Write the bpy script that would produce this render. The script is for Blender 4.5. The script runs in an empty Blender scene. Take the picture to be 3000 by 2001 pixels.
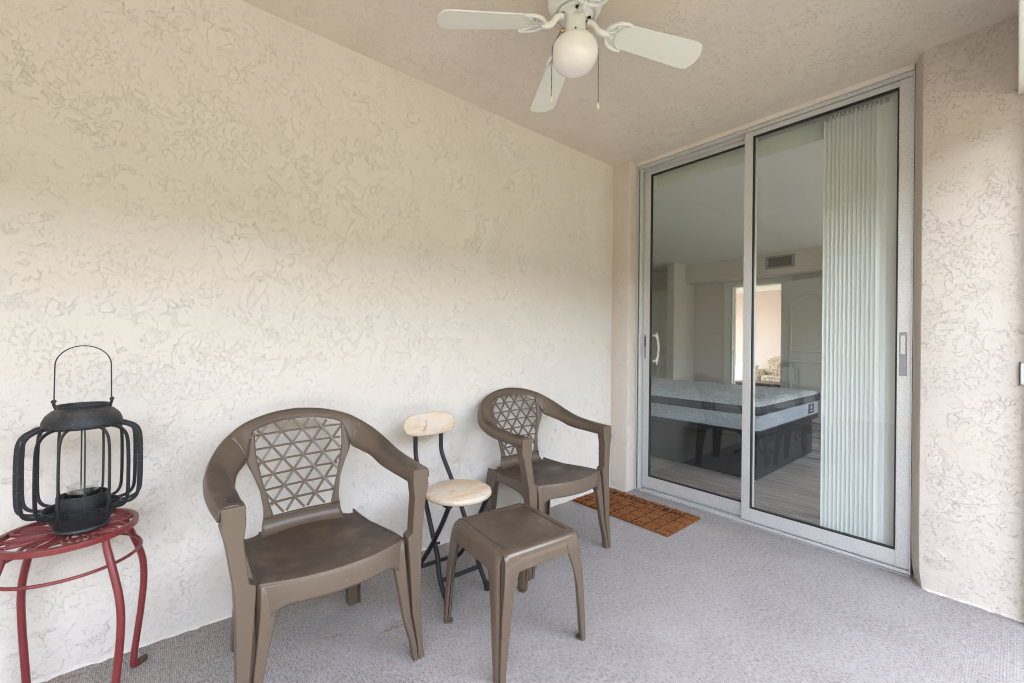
import bpy, bmesh, math, random
from mathutils import Vector, Matrix
random.seed(7)
R = math.radians
scene = bpy.context.scene
col = scene.collection

# ------------------------------------------------------------------ camera
F_PX, YAW, PITCH, ROLL, CAM_H = 1244.906, R(49.9384), R(0.0548), R(0.6161), 1.0987
fwd = Vector((-math.sin(YAW) * math.cos(PITCH), math.cos(YAW) * math.cos(PITCH), math.sin(PITCH)))
rgt = Vector((math.cos(YAW), math.sin(YAW), 0))
upv = rgt.cross(fwd)
r2 = rgt * math.cos(ROLL) + upv * math.sin(ROLL)
u2 = -rgt * math.sin(ROLL) + upv * math.cos(ROLL)
cam_data = bpy.data.cameras.new("camera")
cam = bpy.data.objects.new("camera", cam_data)
col.objects.link(cam)
cam_data.sensor_width = 36.0
cam_data.lens = F_PX / 3000 * 36.0
cam_data.clip_start = 0.02
cam_data.clip_end = 3000
M = Matrix((r2, u2, -fwd)).transposed().to_4x4()
M.translation = Vector((0, 0, CAM_H))
cam.matrix_world = M
scene.camera = cam

# ------------------------------------------------------------------ sky, sun, exposure
SUN_EL, SUN_AZ = 52, 108          # azimuth measured from +X towards +Y: behind the door wall
world = bpy.data.worlds.new("World")
scene.world = world
world.use_nodes = True
wn = world.node_tree
wn.nodes.clear()
wo = wn.nodes.new("ShaderNodeOutputWorld")
bg = wn.nodes.new("ShaderNodeBackground")
sky = wn.nodes.new("ShaderNodeTexSky")
sky.sky_type = 'NISHITA'
sky.sun_disc = False
sky.sun_elevation = R(SUN_EL)
sky.sun_rotation = R(90 - SUN_AZ)
sky.air_density = 1.0
sky.dust_density = 4.0
sky.ozone_density = 1.0
hs = wn.nodes.new("ShaderNodeHueSaturation")
hs.inputs['Saturation'].default_value = 0.5
wn.links.new(sky.outputs[0], hs.inputs['Color'])
wn.links.new(hs.outputs[0], bg.inputs['Color'])
bg.inputs['Strength'].default_value = 0.15
wn.links.new(bg.outputs[0], wo.inputs[0])
sd = bpy.data.lights.new("sun", 'SUN')
sd.energy = 2.2
sd.angle = R(0.5)
sd.color = (1.0, 0.97, 0.93)
sun = bpy.data.objects.new("sun", sd)
col.objects.link(sun)
sdir = Vector((math.cos(R(SUN_AZ)) * math.cos(R(SUN_EL)), math.sin(R(SUN_AZ)) * math.cos(R(SUN_EL)), math.sin(R(SUN_EL))))
sun.rotation_euler = sdir.to_track_quat('Z', 'Y').to_euler()
sun.location = sdir * 30

scene.view_settings.view_transform = 'Standard'
scene.view_settings.look = 'None'
scene.view_settings.gamma = 1.0
scene.view_settings.use_curve_mapping = False
scene.view_settings.exposure = 4.52
scene.cycles.use_denoising = True
scene.cycles.filter_width = 1.05
try:
    scene.cycles.denoiser = 'OPENIMAGEDENOISE'
except Exception:
    pass
scene.cycles.max_bounces = 10
scene.cycles.diffuse_bounces = 6
scene.cycles.glossy_bounces = 5
scene.cycles.transmission_bounces = 6
scene.cycles.transparent_max_bounces = 16
scene.cycles.sample_clamp_indirect = 8
scene.cycles.caustics_reflective = False
scene.cycles.caustics_refractive = False

# ------------------------------------------------------------------ measured sizes (metres)
WX = -2.0          # stucco wall on the side of the chairs
PY = 2.677         # face of the stucco pier
H = 2.449          # ceiling
DY = 2.771         # outer face of the sliding door frame
RY0 = 2.90         # inner face of the door wall
BW = 7.27          # bedroom back wall

# ------------------------------------------------------------------ mesh helpers
class MB:
    def __init__(s):
        s.v = []; s.f = []
    def add(s, vs, fs):
        o = len(s.v); s.v += [tuple(p) for p in vs]; s.f += [tuple(i + o for i in q) for q in fs]; return s
    def box(s, x0, x1, y0, y1, z0, z1):
        return s.add([(x0,y0,z0),(x1,y0,z0),(x1,y1,z0),(x0,y1,z0),(x0,y0,z1),(x1,y0,z1),(x1,y1,z1),(x0,y1,z1)],
                     [(0,3,2,1),(4,5,6,7),(0,1,5,4),(1,2,6,5),(2,3,7,6),(3,0,4,7)])
    def loft(s, secs, cap=True, closed=True):
        n = len(secs[0]); vs = [p for q in secs for p in q]; fs = []
        for i in range(len(secs) - 1):
            for j in range(n if closed else n - 1):
                a, b = i*n + j, i*n + (j+1) % n
                fs.append((a, b, b + n, a + n))
        if cap and closed:
            fs.append(tuple(reversed(range(n)))); fs.append(tuple(range(len(vs) - n, len(vs))))
        return s.add(vs, fs)
    def ring(s, secs):
        n = len(secs[0]); m = len(secs); vs = [p for q in secs for p in q]; fs = []
        for i in range(m):
            for j in range(n):
                a, b = i*n + j, i*n + (j+1) % n; k = ((i+1) % m) * n
                fs.append((a, b, k + (j+1) % n, k + j))
        return s.add(vs, fs)
    def tube(s, pts, r, n=10, closed=False, flat=None):
        """round tube, or with flat=(w,t) a strap whose width lies along the binormal"""
        pts = [Vector(p) for p in pts]; m = len(pts); secs = []; prev = None
        for i, p in enumerate(pts):
            if closed: t = pts[(i+1) % m] - pts[i-1]
            else: t = pts[min(i+1, m-1)] - pts[max(i-1, 0)]
            t.normalize()
            if prev is None:
                a = Vector((0,0,1)) if abs(t.z) < .9 else Vector((1,0,0))
                nrm = (a - t * a.dot(t)).normalized()
            else:
                nrm = (prev - t * prev.dot(t)).normalized()
            prev = nrm; bn = t.cross(nrm)
            rr = r[i] if isinstance(r, (list, tuple)) else r
            secs.append([p + nrm * (math.cos(2*math.pi*k/n) * rr) + bn * (math.sin(2*math.pi*k/n) * rr) for k in range(n)])
        return s.ring(secs) if closed else s.loft(secs)
    def strap(s, pts, w, t, wdir):
        """rectangular sweep; wdir(i, tangent) gives the width direction"""
        pts = [Vector(p) for p in pts]; m = len(pts); secs = []
        for i, p in enumerate(pts):
            tg = (pts[min(i+1, m-1)] - pts[max(i-1, 0)]).normalized()
            wd = Vector(wdir(i, tg) if callable(wdir) else wdir)
            wd = (wd - tg * wd.dot(tg)).normalized(); nd = tg.cross(wd)
            ww = w[i] if isinstance(w, (list, tuple)) else w
            secs.append([p + wd*ww/2 + nd*t/2, p - wd*ww/2 + nd*t/2, p - wd*ww/2 - nd*t/2, p + wd*ww/2 - nd*t/2])
        return s.loft(secs)
    def lathe(s, prof, n=32, c=(0,0,0), sx=1, sy=1):
        secs = [[(c[0] + r*sx*math.cos(2*math.pi*k/n), c[1] + r*sy*math.sin(2*math.pi*k/n), c[2] + z) for k in range(n)] for r, z in prof]
        return s.loft(secs)
    def prism(s, poly, axis, d0, d1):
        def P(a, b, d): return (d,a,b) if axis == 0 else ((a,d,b) if axis == 1 else (a,b,d))
        return s.loft([[P(a,b,d0) for a,b in poly], [P(a,b,d1) for a,b in poly]])
    def grid(s, nx, ny, fn):
        vs = [fn(i/nx, j/ny) for j in range(ny+1) for i in range(nx+1)]
        fs = [(j*(nx+1)+i, j*(nx+1)+i+1, (j+1)*(nx+1)+i+1, (j+1)*(nx+1)+i) for j in range(ny) for i in range(nx)]
        return s.add(vs, fs)
    def mesh(s, name):
        me = bpy.data.meshes.new(name)
        me.from_pydata(s.v, [], s.f)
        bm = bmesh.new(); bm.from_mesh(me)
        bmesh.ops.recalc_face_normals(bm, faces=bm.faces)
        bm.to_mesh(me); bm.free()
        return me
    def build(s, name, mat, parent=None, smooth=35, bevel=None, solid=None, sub=None):
        me = s.mesh(name)
        if smooth is not None:
            me.polygons.foreach_set("use_smooth", [True] * len(me.polygons))
            me.set_sharp_from_angle(angle=R(smooth))
        me.materials.append(mat)
        o = bpy.data.objects.new(name, me)
        col.objects.link(o)
        if parent is not None: o.parent = parent
        if solid:
            md = o.modifiers.new("solid", 'SOLIDIFY'); md.thickness = solid[0]; md.offset = solid[1]
        if bevel:
            md = o.modifiers.new("bevel", 'BEVEL'); md.width = bevel[0]; md.segments = bevel[1]; md.limit_method = 'ANGLE'; md.angle_limit = R(40)
        if sub:
            md = o.modifiers.new("sub", 'SUBSURF'); md.levels = sub; md.render_levels = sub
        return o

def tag(o, label=None, cat=None, group=None, kind=None):
    if label: o["label"] = label
    if cat: o["category"] = cat
    if group: o["group"] = group
    if kind: o["kind"] = kind
    return o
def thing(name, label, cat, loc=(0,0,0), rz=0, group=None):
    o = bpy.data.objects.new(name, None); col.objects.link(o)
    o.location = loc; o.rotation_euler = (0, 0, rz); o.empty_display_size = .1
    return tag(o, label, cat, group)
def copy_tree(o, parent=None):
    c = o.copy(); col.objects.link(c); c.parent = parent
    for ch in list(o.children):
        if ch.name != c.name: copy_tree(ch, c)
    return c
def spline(pts, n):
    """Catmull-Rom through tuples"""
    out = []; m = len(pts)
    for k in range(n + 1):
        u = k / n * (m - 1); i = min(int(u), m - 2); t = u - i
        p0, p1, p2, p3 = pts[max(i-1, 0)], pts[i], pts[i+1], pts[min(i+2, m-1)]
        out.append(tuple(.5*((2*b) + (c-a)*t + (2*a-5*b+4*c-d)*t*t + (3*b-a-3*c+d)*t**3) for a, b, c, d in zip(p0, p1, p2, p3)))
    return out
def interp(tab, x):
    if x <= tab[0][0]: return tab[0][1]
    for (a, va), (b, vb) in zip(tab[:-1], tab[1:]):
        if x <= b: return va + (vb - va) * (x - a) / (b - a)
    return tab[-1][1]

# ------------------------------------------------------------------ materials
class NT:
    def __init__(s, name):
        s.m = bpy.data.materials.new(name); s.m.use_nodes = True
        s.t = s.m.node_tree; s.b = s.t.nodes["Principled BSDF"]; s._pos = None
    def n(s, typ, **kw):
        nd = s.t.nodes.new(typ)
        for k, v in kw.items():
            if k.startswith("i_"):
                key = k[2:].replace("_", " ")
                key = int(key) if key.isdigit() else key
                s.set(nd.inputs[key], v)
            else: setattr(nd, k, v)
        return nd
    def set(s, inp, v):
        if hasattr(v, "is_output") or isinstance(v, bpy.types.NodeSocket): s.t.links.new(v, inp)
        elif isinstance(v, (tuple, list)) and len(v) == 3 and inp.type == 'RGBA': inp.default_value = (*v, 1)
        else: inp.default_value = v
    def pos(s, kind="Object"):
        if s._pos is None: s._pos = s.n("ShaderNodeTexCoord")
        return s._pos.outputs[kind]
    def noise(s, scale, detail=3, rough=.5, dist=0, vec=None, out="Fac"):
        nd = s.n("ShaderNodeTexNoise", i_Scale=scale, i_Detail=detail, i_Roughness=rough, i_Distortion=dist)
        s.t.links.new(vec if vec is not None else s.pos(), nd.inputs["Vector"])
        return nd.outputs[0] if out == "Fac" else nd.outputs["Color"]
    def math(s, op, a, b=0.0, c=None, clamp=False):
        nd = s.n("ShaderNodeMath", operation=op); nd.use_clamp = clamp
        s.set(nd.inputs[0], a); s.set(nd.inputs[1], b)
        if c is not None: s.set(nd.inputs[2], c)
        return nd.outputs[0]
    def step(s, v, a, b):
        nd = s.n("ShaderNodeMapRange", interpolation_type='SMOOTHSTEP')
        s.set(nd.inputs["Value"], v); nd.inputs["From Min"].default_value = a; nd.inputs["From Max"].default_value = b
        return nd.outputs[0]
    def mix(s, f, a, b, mode='MIX'):
        nd = s.n("ShaderNodeMix", data_type='RGBA', blend_type=mode)
        s.set(nd.inputs[0], f); s.set(nd.inputs[6], a); s.set(nd.inputs[7], b)
        return nd.outputs[2]
    def mapping(s, scale=(1,1,1), rot=(0,0,0), loc=(0,0,0), vec=None):
        nd = s.n("ShaderNodeMapping")
        nd.inputs["Scale"].default_value = scale; nd.inputs["Rotation"].default_value = rot; nd.inputs["Location"].default_value = loc
        s.t.links.new(vec if vec is not None else s.pos(), nd.inputs["Vector"])
        return nd.outputs[0]
    def bump(s, h, strength=.5, dist=.01, prev=None):
        nd = s.n("ShaderNodeBump", i_Strength=strength, i_Distance=dist)
        s.set(nd.inputs["Height"], h)
        if prev is not None: s.t.links.new(prev, nd.inputs["Normal"])
        return nd.outputs[0]
    def done(s, color=None, rough=None, normal=None, metal=None, spec=None):
        b = s.b
        if color is not None: s.set(b.inputs["Base Color"], color)
        if rough is not None: s.set(b.inputs["Roughness"], rough)
        if normal is not None: s.t.links.new(normal, b.inputs["Normal"])
        if metal is not None: b.inputs["Metallic"].default_value = metal
        if spec is not None: b.inputs["Specular IOR Level"].default_value = spec
        return s.m

MT = {}
def stucco(name, c1, c2, seed, amp=1.0):
    t = NT(name)
    v = t.mapping(loc=(seed, seed*.7, seed*1.3))
    n1 = t.noise(8.5, 5, .60, .5, v)
    n2 = t.noise(30, 4, .62, .8, v)
    n3 = t.noise(75, 2, .6, .6, v)
    ma = t.noise(3.1, 2, .5, .3, v)
    mb_ = t.noise(5.3, 2, .5, .3, t.mapping(loc=(seed+9, 3, 5)))
    m1 = t.step(ma, .46, .62); m2 = t.step(mb_, .51, .63); m3 = t.step(mb_, .53, .42)
    h = t.math('MULTIPLY', t.step(n1, .520, .527), t.math('MULTIPLY_ADD', m1, .85, .12))
    h = t.math('MULTIPLY_ADD', t.math('MULTIPLY', t.step(n1, .60, .606), m2), .7, h)
    h = t.math('MULTIPLY_ADD', t.math('MULTIPLY', t.step(n2, .55, .575), m2), .75, h)
    h = t.math('MULTIPLY_ADD', t.math('MULTIPLY', t.step(n3, .57, .62), m3), .5, h)
    h = t.math('MULTIPLY_ADD', ma, .6, h)
    h = t.math('MULTIPLY_ADD', t.noise(150, 1, .6, 0, v), .14, h)
    b = t.bump(h, .8 * amp, .0042)
    c = t.mix(t.step(ma, .3, .72), c1, c2)
    # crevice shade painted into the colour along trowel ridges and a few pits
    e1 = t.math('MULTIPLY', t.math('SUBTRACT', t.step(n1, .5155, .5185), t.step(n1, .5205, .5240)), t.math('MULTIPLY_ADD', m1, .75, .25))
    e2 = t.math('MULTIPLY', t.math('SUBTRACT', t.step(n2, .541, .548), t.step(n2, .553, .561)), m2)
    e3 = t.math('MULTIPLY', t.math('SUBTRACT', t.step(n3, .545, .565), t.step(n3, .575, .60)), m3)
    ridge_shade = t.math('MULTIPLY_ADD', e3, .6, t.math('MULTIPLY_ADD', e2, .55, e1), clamp=True)
    c = t.mix(t.math('MULTIPLY', ridge_shade, .25), c, tuple(x*.42 for x in c1))
    return t.done(c, .68, b, spec=.3)
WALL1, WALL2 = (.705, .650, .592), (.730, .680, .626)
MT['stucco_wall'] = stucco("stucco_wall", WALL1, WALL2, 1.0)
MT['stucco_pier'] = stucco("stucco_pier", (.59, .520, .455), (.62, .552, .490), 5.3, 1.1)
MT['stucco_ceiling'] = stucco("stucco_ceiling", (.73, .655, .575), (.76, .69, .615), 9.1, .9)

def plain(name, c, rough=.5, metal=0, var=.0, spec=.5, bs=0, bscale=80, bdist=.002):
    t = NT(name)
    cc = c
    if var:
        f = t.noise(9, 4, .6, .3)
        cc = t.mix(f, tuple(x*(1-var) for x in c), tuple(min(1, x*(1+var)) for x in c))
    nm = t.bump(t.noise(bscale, 3, .6), bs, bdist) if bs else None
    return t.done(cc, rough, nm, metal, spec)

# ribbed outdoor carpet
t = NT("carpet")
p = t.pos()
sx = t.n("ShaderNodeSeparateXYZ"); t.t.links.new(p, sx.inputs[0])
jit = t.math('MULTIPLY_ADD', t.noise(90, 2, .5), .0022, sx.outputs[1])
ribs = t.math('SINE', t.math('MULTIPLY', jit, 2*math.pi/.0056))
knot = t.math('SINE', t.math('MULTIPLY', t.math('MULTIPLY_ADD', t.noise(70, 2, .5), .003, sx.outputs[0]), 2*math.pi/.0075))
fib = t.noise(150, 4, .78, 0, t.mapping(scale=(.42, 1.25, 1)))
wear = t.step(t.math('ADD', t.noise(1.6, 3, .5), t.math('MULTIPLY', sx.outputs[0], .30)), -.12, .16)
rib_h = t.math('MULTIPLY', t.math('MULTIPLY_ADD', ribs, .5, .5), t.math('MULTIPLY_ADD', wear, -.55, 1.0))
h = t.math('MULTIPLY_ADD', fib, .7, t.math('MULTIPLY_ADD', knot, .12, rib_h))
c = t.mix(t.step(t.noise(2.1, 5, .6, .4), .32, .70), (.232, .208, .192), (.338, .308, .288))
c = t.mix(t.math('MULTIPLY', t.step(t.noise(11, 5, .7, .6), .50, .74), .45), c, (.442, .410, .392))
c = t.mix(t.math('MULTIPLY', t.step(fib, .40, .58), .72), c, (.525, .485, .460), 'MIX')
c = t.mix(t.math('MULTIPLY', t.step(t.noise(120, 3, .7, 0, t.mapping(scale=(.6, 1.2, 1), loc=(3, 1, 0))), .54, .66), .7), c, (.12, .105, .10))
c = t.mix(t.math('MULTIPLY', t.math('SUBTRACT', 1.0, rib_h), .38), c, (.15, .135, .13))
stn = t.step(t.noise(55, 4, .7), .38, .62)
def streak(cc, x, y, ang, lx, ly, col_, amt):
    v = t.mapping(scale=(1/lx, 1/ly, 1), loc=(0, 0, 0), rot=(0, 0, 0), vec=t.n("ShaderNodeVectorRotate", rotation_type='Z_AXIS', i_Vector=t.n("ShaderNodeVectorMath", operation='SUBTRACT', i_0=p, i_1=(x, y, 0)).outputs[0], i_Angle=-ang).outputs[0])
    g = t.n("ShaderNodeTexGradient", gradient_type='SPHERICAL'); t.t.links.new(v, g.inputs[0])
    f = t.math('MULTIPLY', t.step(g.outputs[1], 0, .5), stn)
    return t.mix(t.math('MULTIPLY', f, amt), cc, col_)
rust = (.30, .12, .03)
for (x0, y0, x1, y1, w) in ((-1.985,-.255,-1.955,-.16,.012), (-1.955,-.15,-1.945,-.11,.006), (-1.64,.475,-1.61,.55,.013), (-1.535,.655,-1.522,.765,.014), (-1.38,.61,-1.37,.64,.01), (-1.28,.42,-1.27,.44,.008)):
    c = streak(c, (x0+x1)/2, (y0+y1)/2, math.atan2(y1-y0, x1-x0), math.hypot(x1-x0, y1-y0)*.62, w, rust, .75)
c = streak(c, -.83, 1.50, .4, .10, .07, (.50, .47, .45), .22)
MT['carpet'] = t.done(c, .95, t.bump(h, .7, .0022), spec=.15)

# brown resin
def resin(name, rough, dust):
    t = NT(name)
    g = t.n("ShaderNodeNewGeometry"); sp = t.n("ShaderNodeSeparateXYZ"); t.t.links.new(g.outputs["Normal"], sp.inputs[0])
    upf = t.step(sp.outputs[2], .55, .95)
    f = t.noise(6, 4, .6, .5)
    c = t.mix(f, (.106, .073, .050), (.130, .093, .067))
    streaks = t.noise(1, 3, .6, .3, t.mapping(scale=(25, 25, 2.5)))
    c = t.mix(t.math('MULTIPLY', t.step(streaks, .52, .72), .25), c, (.158, .120, .088))
    gr = t.math('MULTIPLY', upf, t.step(t.noise(5, 5, .65, 0), .22, .60))
    c = t.mix(t.math('MULTIPLY', gr, dust), c, (.048, .033, .022))
    sp2 = t.math('MULTIPLY', upf, t.step(t.noise(300, 2, .6), .60, .68))
    c = t.mix(t.math('MULTIPLY', sp2, .55), c, (.06, .042, .03))
    c = t.mix(t.step(t.noise(170, 1, .5), .80, .82), c, (.42, .38, .33))
    return t.done(c, t.math('MULTIPLY_ADD', gr, .25, rough), t.bump(t.noise(420, 2, .5), .06, .001), spec=.45)
MT['resin'] = resin("brown_resin", .36, .85)
MT['resin_gloss'] = resin("brown_resin_gloss", .17, .75)
MT['resin_dark'] = plain("resin_shadow_gap", (.03, .022, .017), .7)

# weathered wood
t = NT("weathered_wood")
v = t.mapping(scale=(9, 2.0, 9), rot=(0, 0, R(18)))
g = t.noise(4.5, 6, .65, .6, v)
c = t.mix(t.step(g, .32, .68), (.54, .405, .275), (.67, .545, .415))
c = t.mix(t.step(t.noise(5, 5, .7, .4), .48, .62), c, (.60, .53, .465))
c = t.mix(t.math('MULTIPLY', t.step(t.noise(7, 5, .7, .6, t.mapping(loc=(3.1, 1, 2))), .58, .70), .8), c, (.37, .23, .11))
c = t.mix(t.math('MULTIPLY', t.step(t.noise(160, 2, .6), .62, .72), .55), c, (.30, .22, .15))
MT['wood'] = t.done(c, .75, t.bump(t.math('MULTIPLY_ADD', t.noise(200, 2, .6), .3, g), .35, .002), spec=.25)

t = NT("black_metal")
c = t.mix(t.step(t.noise(120, 4, .7), .60, .74), (.016, .017, .020), (.075, .075, .078))
MT['black'] = t.done(c, .48, t.bump(t.noise(90, 3, .6), .15, .001), .3)
t = NT("lantern_metal")
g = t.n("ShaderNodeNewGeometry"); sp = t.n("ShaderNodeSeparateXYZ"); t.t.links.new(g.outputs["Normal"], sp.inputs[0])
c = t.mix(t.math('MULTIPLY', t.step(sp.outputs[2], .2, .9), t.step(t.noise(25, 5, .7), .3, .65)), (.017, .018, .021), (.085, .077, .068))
c = t.mix(t.math('MULTIPLY', t.step(t.noise(160, 3, .7), .60, .70), .5), c, (.16, .15, .145))
MT['lantern'] = t.done(c, .55, t.bump(t.noise(120, 3, .6), .2, .001), .2)
t = NT("red_paint")
g = t.n("ShaderNodeNewGeometry"); sp = t.n("ShaderNodeSeparateXYZ"); t.t.links.new(g.outputs["Normal"], sp.inputs[0])
c = t.mix(t.noise(20, 4, .6), (.160, .020, .023), (.215, .033, .034))
c = t.mix(t.math('MULTIPLY', t.step(sp.outputs[2], .75, .98), t.step(t.noise(30, 4, .7), .28, .6)), c, (.115, .050, .032))
c = t.mix(t.math('MULTIPLY', t.step(t.noise(240, 2, .6), .70, .74), .7), c, (.5, .42, .40))
MT['red'] = t.done(c, .34, t.bump(t.noise(60, 3, .6), .1, .001))
MT['rust_cap'] = plain("rusty_cap", (.09, .05, .025), .7, 0, .4)

t = NT("coir")
c = t.mix(t.step(t.noise(110, 4, .8), .34, .66), (.070, .022, .008), (.40, .150, .046))
c = t.mix(t.math('MULTIPLY', t.step(t.noise(9, 4, .6), .40, .66), .6), c, (.30, .13, .05))
c = t.mix(t.step(t.noise(150, 2, .6), .68, .72), c, (.66, .50, .32))
MT['coir'] = t.done(c, .95, t.bump(t.noise(300, 3, .7), 1.0, .006), spec=.1)
MT['ink'] = plain("mat_ink", (.028, .018, .014), .95, bs=.8, bscale=300, bdist=.004, spec=.1)

# door metal and glass
t = NT("mill_aluminium")
g = t.noise(330, 3, .75)
c = t.mix(t.step(g, .30, .66), (.47, .465, .455), (.74, .735, .725))
c = t.mix(t.math('MULTIPLY', t.step(t.noise(6, 5, .7, .5), .5, .7), .35), c, (.56, .53, .48))
MT['alu'] = t.done(c, t.math('MULTIPLY_ADD', g, .2, .38), t.bump(g, .18, .001), .55)
MT['alu_dark'] = plain("alu_recess", (.10, .10, .105), .5, .4)
MT['steel'] = plain("lock_steel", (.30, .30, .31), .35, .8, .1)
MT['gasket'] = plain("black_gasket", (.012, .012, .013), .6)
def glass(name, tint, k):
    t = NT(name)
    out = t.t.nodes["Material Output"]
    tr = t.n("ShaderNodeBsdfTransparent", i_Color=tint)
    gl = t.n("ShaderNodeBsdfGlossy", i_Roughness=.0, i_Color=(1, 1, 1))
    ge = t.n("ShaderNodeNewGeometry")
    dt = t.n("ShaderNodeVectorMath", operation='DOT_PRODUCT', i_0=ge.outputs["Normal"], i_1=ge.outputs["Incoming"])
    om = t.math('SUBTRACT', 1.0, t.math('ABSOLUTE', dt.outputs["Value"]), clamp=True)
    fr = t.math('MULTIPLY_ADD', t.math('POWER', om, 5.0), .96, .04)
    mx = t.n("ShaderNodeMixShader")
    t.set(mx.inputs[0], t.math('MULTIPLY', fr, k, clamp=True))
    t.t.links.new(tr.outputs[0], mx.inputs[1]); t.t.links.new(gl.outputs[0], mx.inputs[2])
    t.t.links.new(mx.outputs[0], out.inputs[0])
    return t.m
MT['glass'] = glass("door_glass", (.972, .982, .974), 1.2)
MT['jar_glass'] = glass("jar_glass", (.95, .965, .95), 2.2)
MT['soot'] = plain("candle_stub", (.10, .08, .05), .7, 0, .5)

MT['white_paint'] = plain("white_paint", (.80, .81, .78), .35, var=.02)
t = NT("fan_white")
c = t.mix(t.noise(14, 4, .6), (.74, .745, .71), (.80, .80, .765))
MT['fan_white'] = t.done(c, .38)
t = NT("fan_blade")
c = t.mix(t.noise(1, 4, .6, .3, t.mapping(scale=(6, 90, 6))), (.79, .785, .74), (.84, .835, .79))
MT['blade'] = t.done(c, .45)
t = NT("opal_glass")
MT['opal'] = t.done((.84, .815, .785), .18, t.bump(t.noise(25, 2, .5), .05, .002))
MT['brass'] = plain("brass_fitting", (.42, .34, .18), .35, .8, .1)
MT['chain'] = plain("dark_chain", (.03, .022, .018), .45, .6)
MT['knob'] = plain("cream_knob", (.78, .74, .62), .3)
MT['screw'] = plain("dark_screw", (.035, .035, .032), .5, .5)
t = NT("blind_vinyl")
MT['blind'] = t.done(t.mix(t.noise(3, 2, .5), (.84, .845, .82), (.88, .885, .865)), .42)
MT['valance'] = plain("valance_vinyl", (.66, .69, .60), .5, var=.03)
MT['headrail'] = plain("headrail", (.36, .37, .36), .4, .4)

# interior
t = NT("bedroom_paint")
MT['room_wall'] = t.done(t.mix(t.noise(2, 3, .5), (.56, .525, .48), (.61, .575, .53)), .8, t.bump(t.noise(16, 4, .6, .8), .25, .004))
t = NT("bedroom_ceiling_paint")
MT['room_ceiling'] = t.done((.76, .775, .755), .9, t.bump(t.noise(110, 3, .7), .7, .006))
MT['trim'] = plain("trim_paint", (.66, .69, .64), .4, var=.03)
MT['living_wall'] = plain("living_wall_paint", (.66, .56, .50), .8, var=.02)
t = NT("vinyl_plank")
oi = t.n("ShaderNodeObjectInfo")
v = t.mapping(scale=(1.3, 16, 1))
off = t.n("ShaderNodeVectorMath", operation='ADD'); t.t.links.new(v, off.inputs[0])
cmb = t.n("ShaderNodeCombineXYZ"); t.set(cmb.inputs[0], t.math('MULTIPLY', oi.outputs["Random"], 37.0)); t.set(cmb.inputs[1], t.math('MULTIPLY', oi.outputs["Random"], 91.0)); t.t.links.new(cmb.outputs[0], off.inputs[1])
g = t.noise(3, 6, .65, .8, off.outputs[0])
c = t.mix(t.step(g, .28, .72), (.085, .068, .058), (.40, .365, .335))
c = t.mix(t.math('MULTIPLY', oi.outputs["Random"], .55), c, (.34, .31, .285))
MT['plank'] = t.done(c, .42, t.bump(g, .15, .002))
MT['bedbase'] = plain("bed_base_fabric", (.018, .017, .019), .85)
t = NT("mattress_knit")
v = t.mapping(scale=(1, 1, 2.2))
w1 = t.noise(130, 2, .6, 1.0, v)
c = t.mix(t.step(w1, .40, .60), (.20, .235, .285), (.50, .545, .59))
MT['knit'] = t.done(c, .9, t.bump(w1, .3, .003))
t = NT("mattress_top")
c = t.mix(t.step(t.noise(26, 5, .7, 1.0), .36, .62), (.33, .37, .41), (.55, .58, .60))
MT['mtop'] = t.done(c, .92, t.bump(t.noise(40, 4, .7), .3, .004))
t = NT("mattress_band")
MT['mband'] = t.done(t.mix(t.noise(120, 3, .6), (.024, .030, .042), (.07, .08, .10)), .9, t.bump(t.math('SINE', t.math('MULTIPLY', t.noise(14, 2, .5), 60)), .2, .002))
MT['navy'] = plain("navy_label", (.012, .02, .055), .7)
MT['gold'] = plain("gold_thread", (.55, .42, .2), .6)
MT['grille'] = plain("vent_paint", (.22, .235, .23), .5)
MT['void'] = plain("duct_void", (.004, .004, .004), .9)
t = NT("floral_brocade")
f = t.noise(17, 5, .65, 2.2)
MT['floral'] = t.done(t.mix(t.step(f, .48, .53), (.66, .60, .48), (.36, .26, .15)), .9)
MT['dark_wood'] = plain("dark_table_wood", (.055, .026, .018), .3, var=.2)
MT['switch'] = plain("switch_plastic", (.62, .60, .54), .4)
t = NT("lawn_grass")
MT['lawn'] = t.done(t.mix(t.step(t.noise(.6, 6, .7), .3, .7), (.100, .094, .070), (.135, .128, .098)), .95, t.bump(t.noise(40, 4, .7), .8, .05))
MT['leaf'] = plain('hedge_leaf', (.058, .064, .036), .6, var=.3)
MT['concrete'] = plain("concrete", (.27, .262, .25), .9, var=.1)
MT['exterior'] = plain("exterior_stucco", (.62, .56, .47), .9, var=.05)

# ------------------------------------------------------------------ setting: patio shell
def struct(name, mb, m, label, cat, smooth=None, parent=None, bevel=None):
    o = mb.build(name, m, parent, smooth=smooth, bevel=bevel)
    if parent is None: tag(o, label, cat, kind="structure")
    return o
END = -2.4
struct("lawn", MB().grid(40, 40, lambda u, v: ((u-.5)*900, (v-.5)*900, -.13)), MT['lawn'], "flat green lawn outside the patio opening", "lawn")
hg = thing("hedge", "tall clipped hedge, unseen beyond the lawn, standing in for whatever blocks the low sky", "hedge", (8.5, 2, -.13))  # out of view; placed and sized to block low sky light
def hedge_face(u, v):
    y = (u - .5)*60; a = v*3.2
    x, z = (0, a*4.1) if a < 1 else ((a - 1)*2.0, 4.1) if a < 2 else (2.0, 4.1*(1 - (a - 2)/1.2))
    k = .25 if v > .01 else 0
    return (x + random.uniform(-k, k), y + random.uniform(-.1, .1), max(-.0, z + random.uniform(-k, k)))
MB().grid(220, 44, hedge_face).build("foliage", MT['leaf'], hg, None)
struct("patio_floor", MB().box(WX, .30, END, RY0, -.12, 0), MT['carpet'], "grey ribbed outdoor carpet covering the patio floor", "floor")
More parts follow.
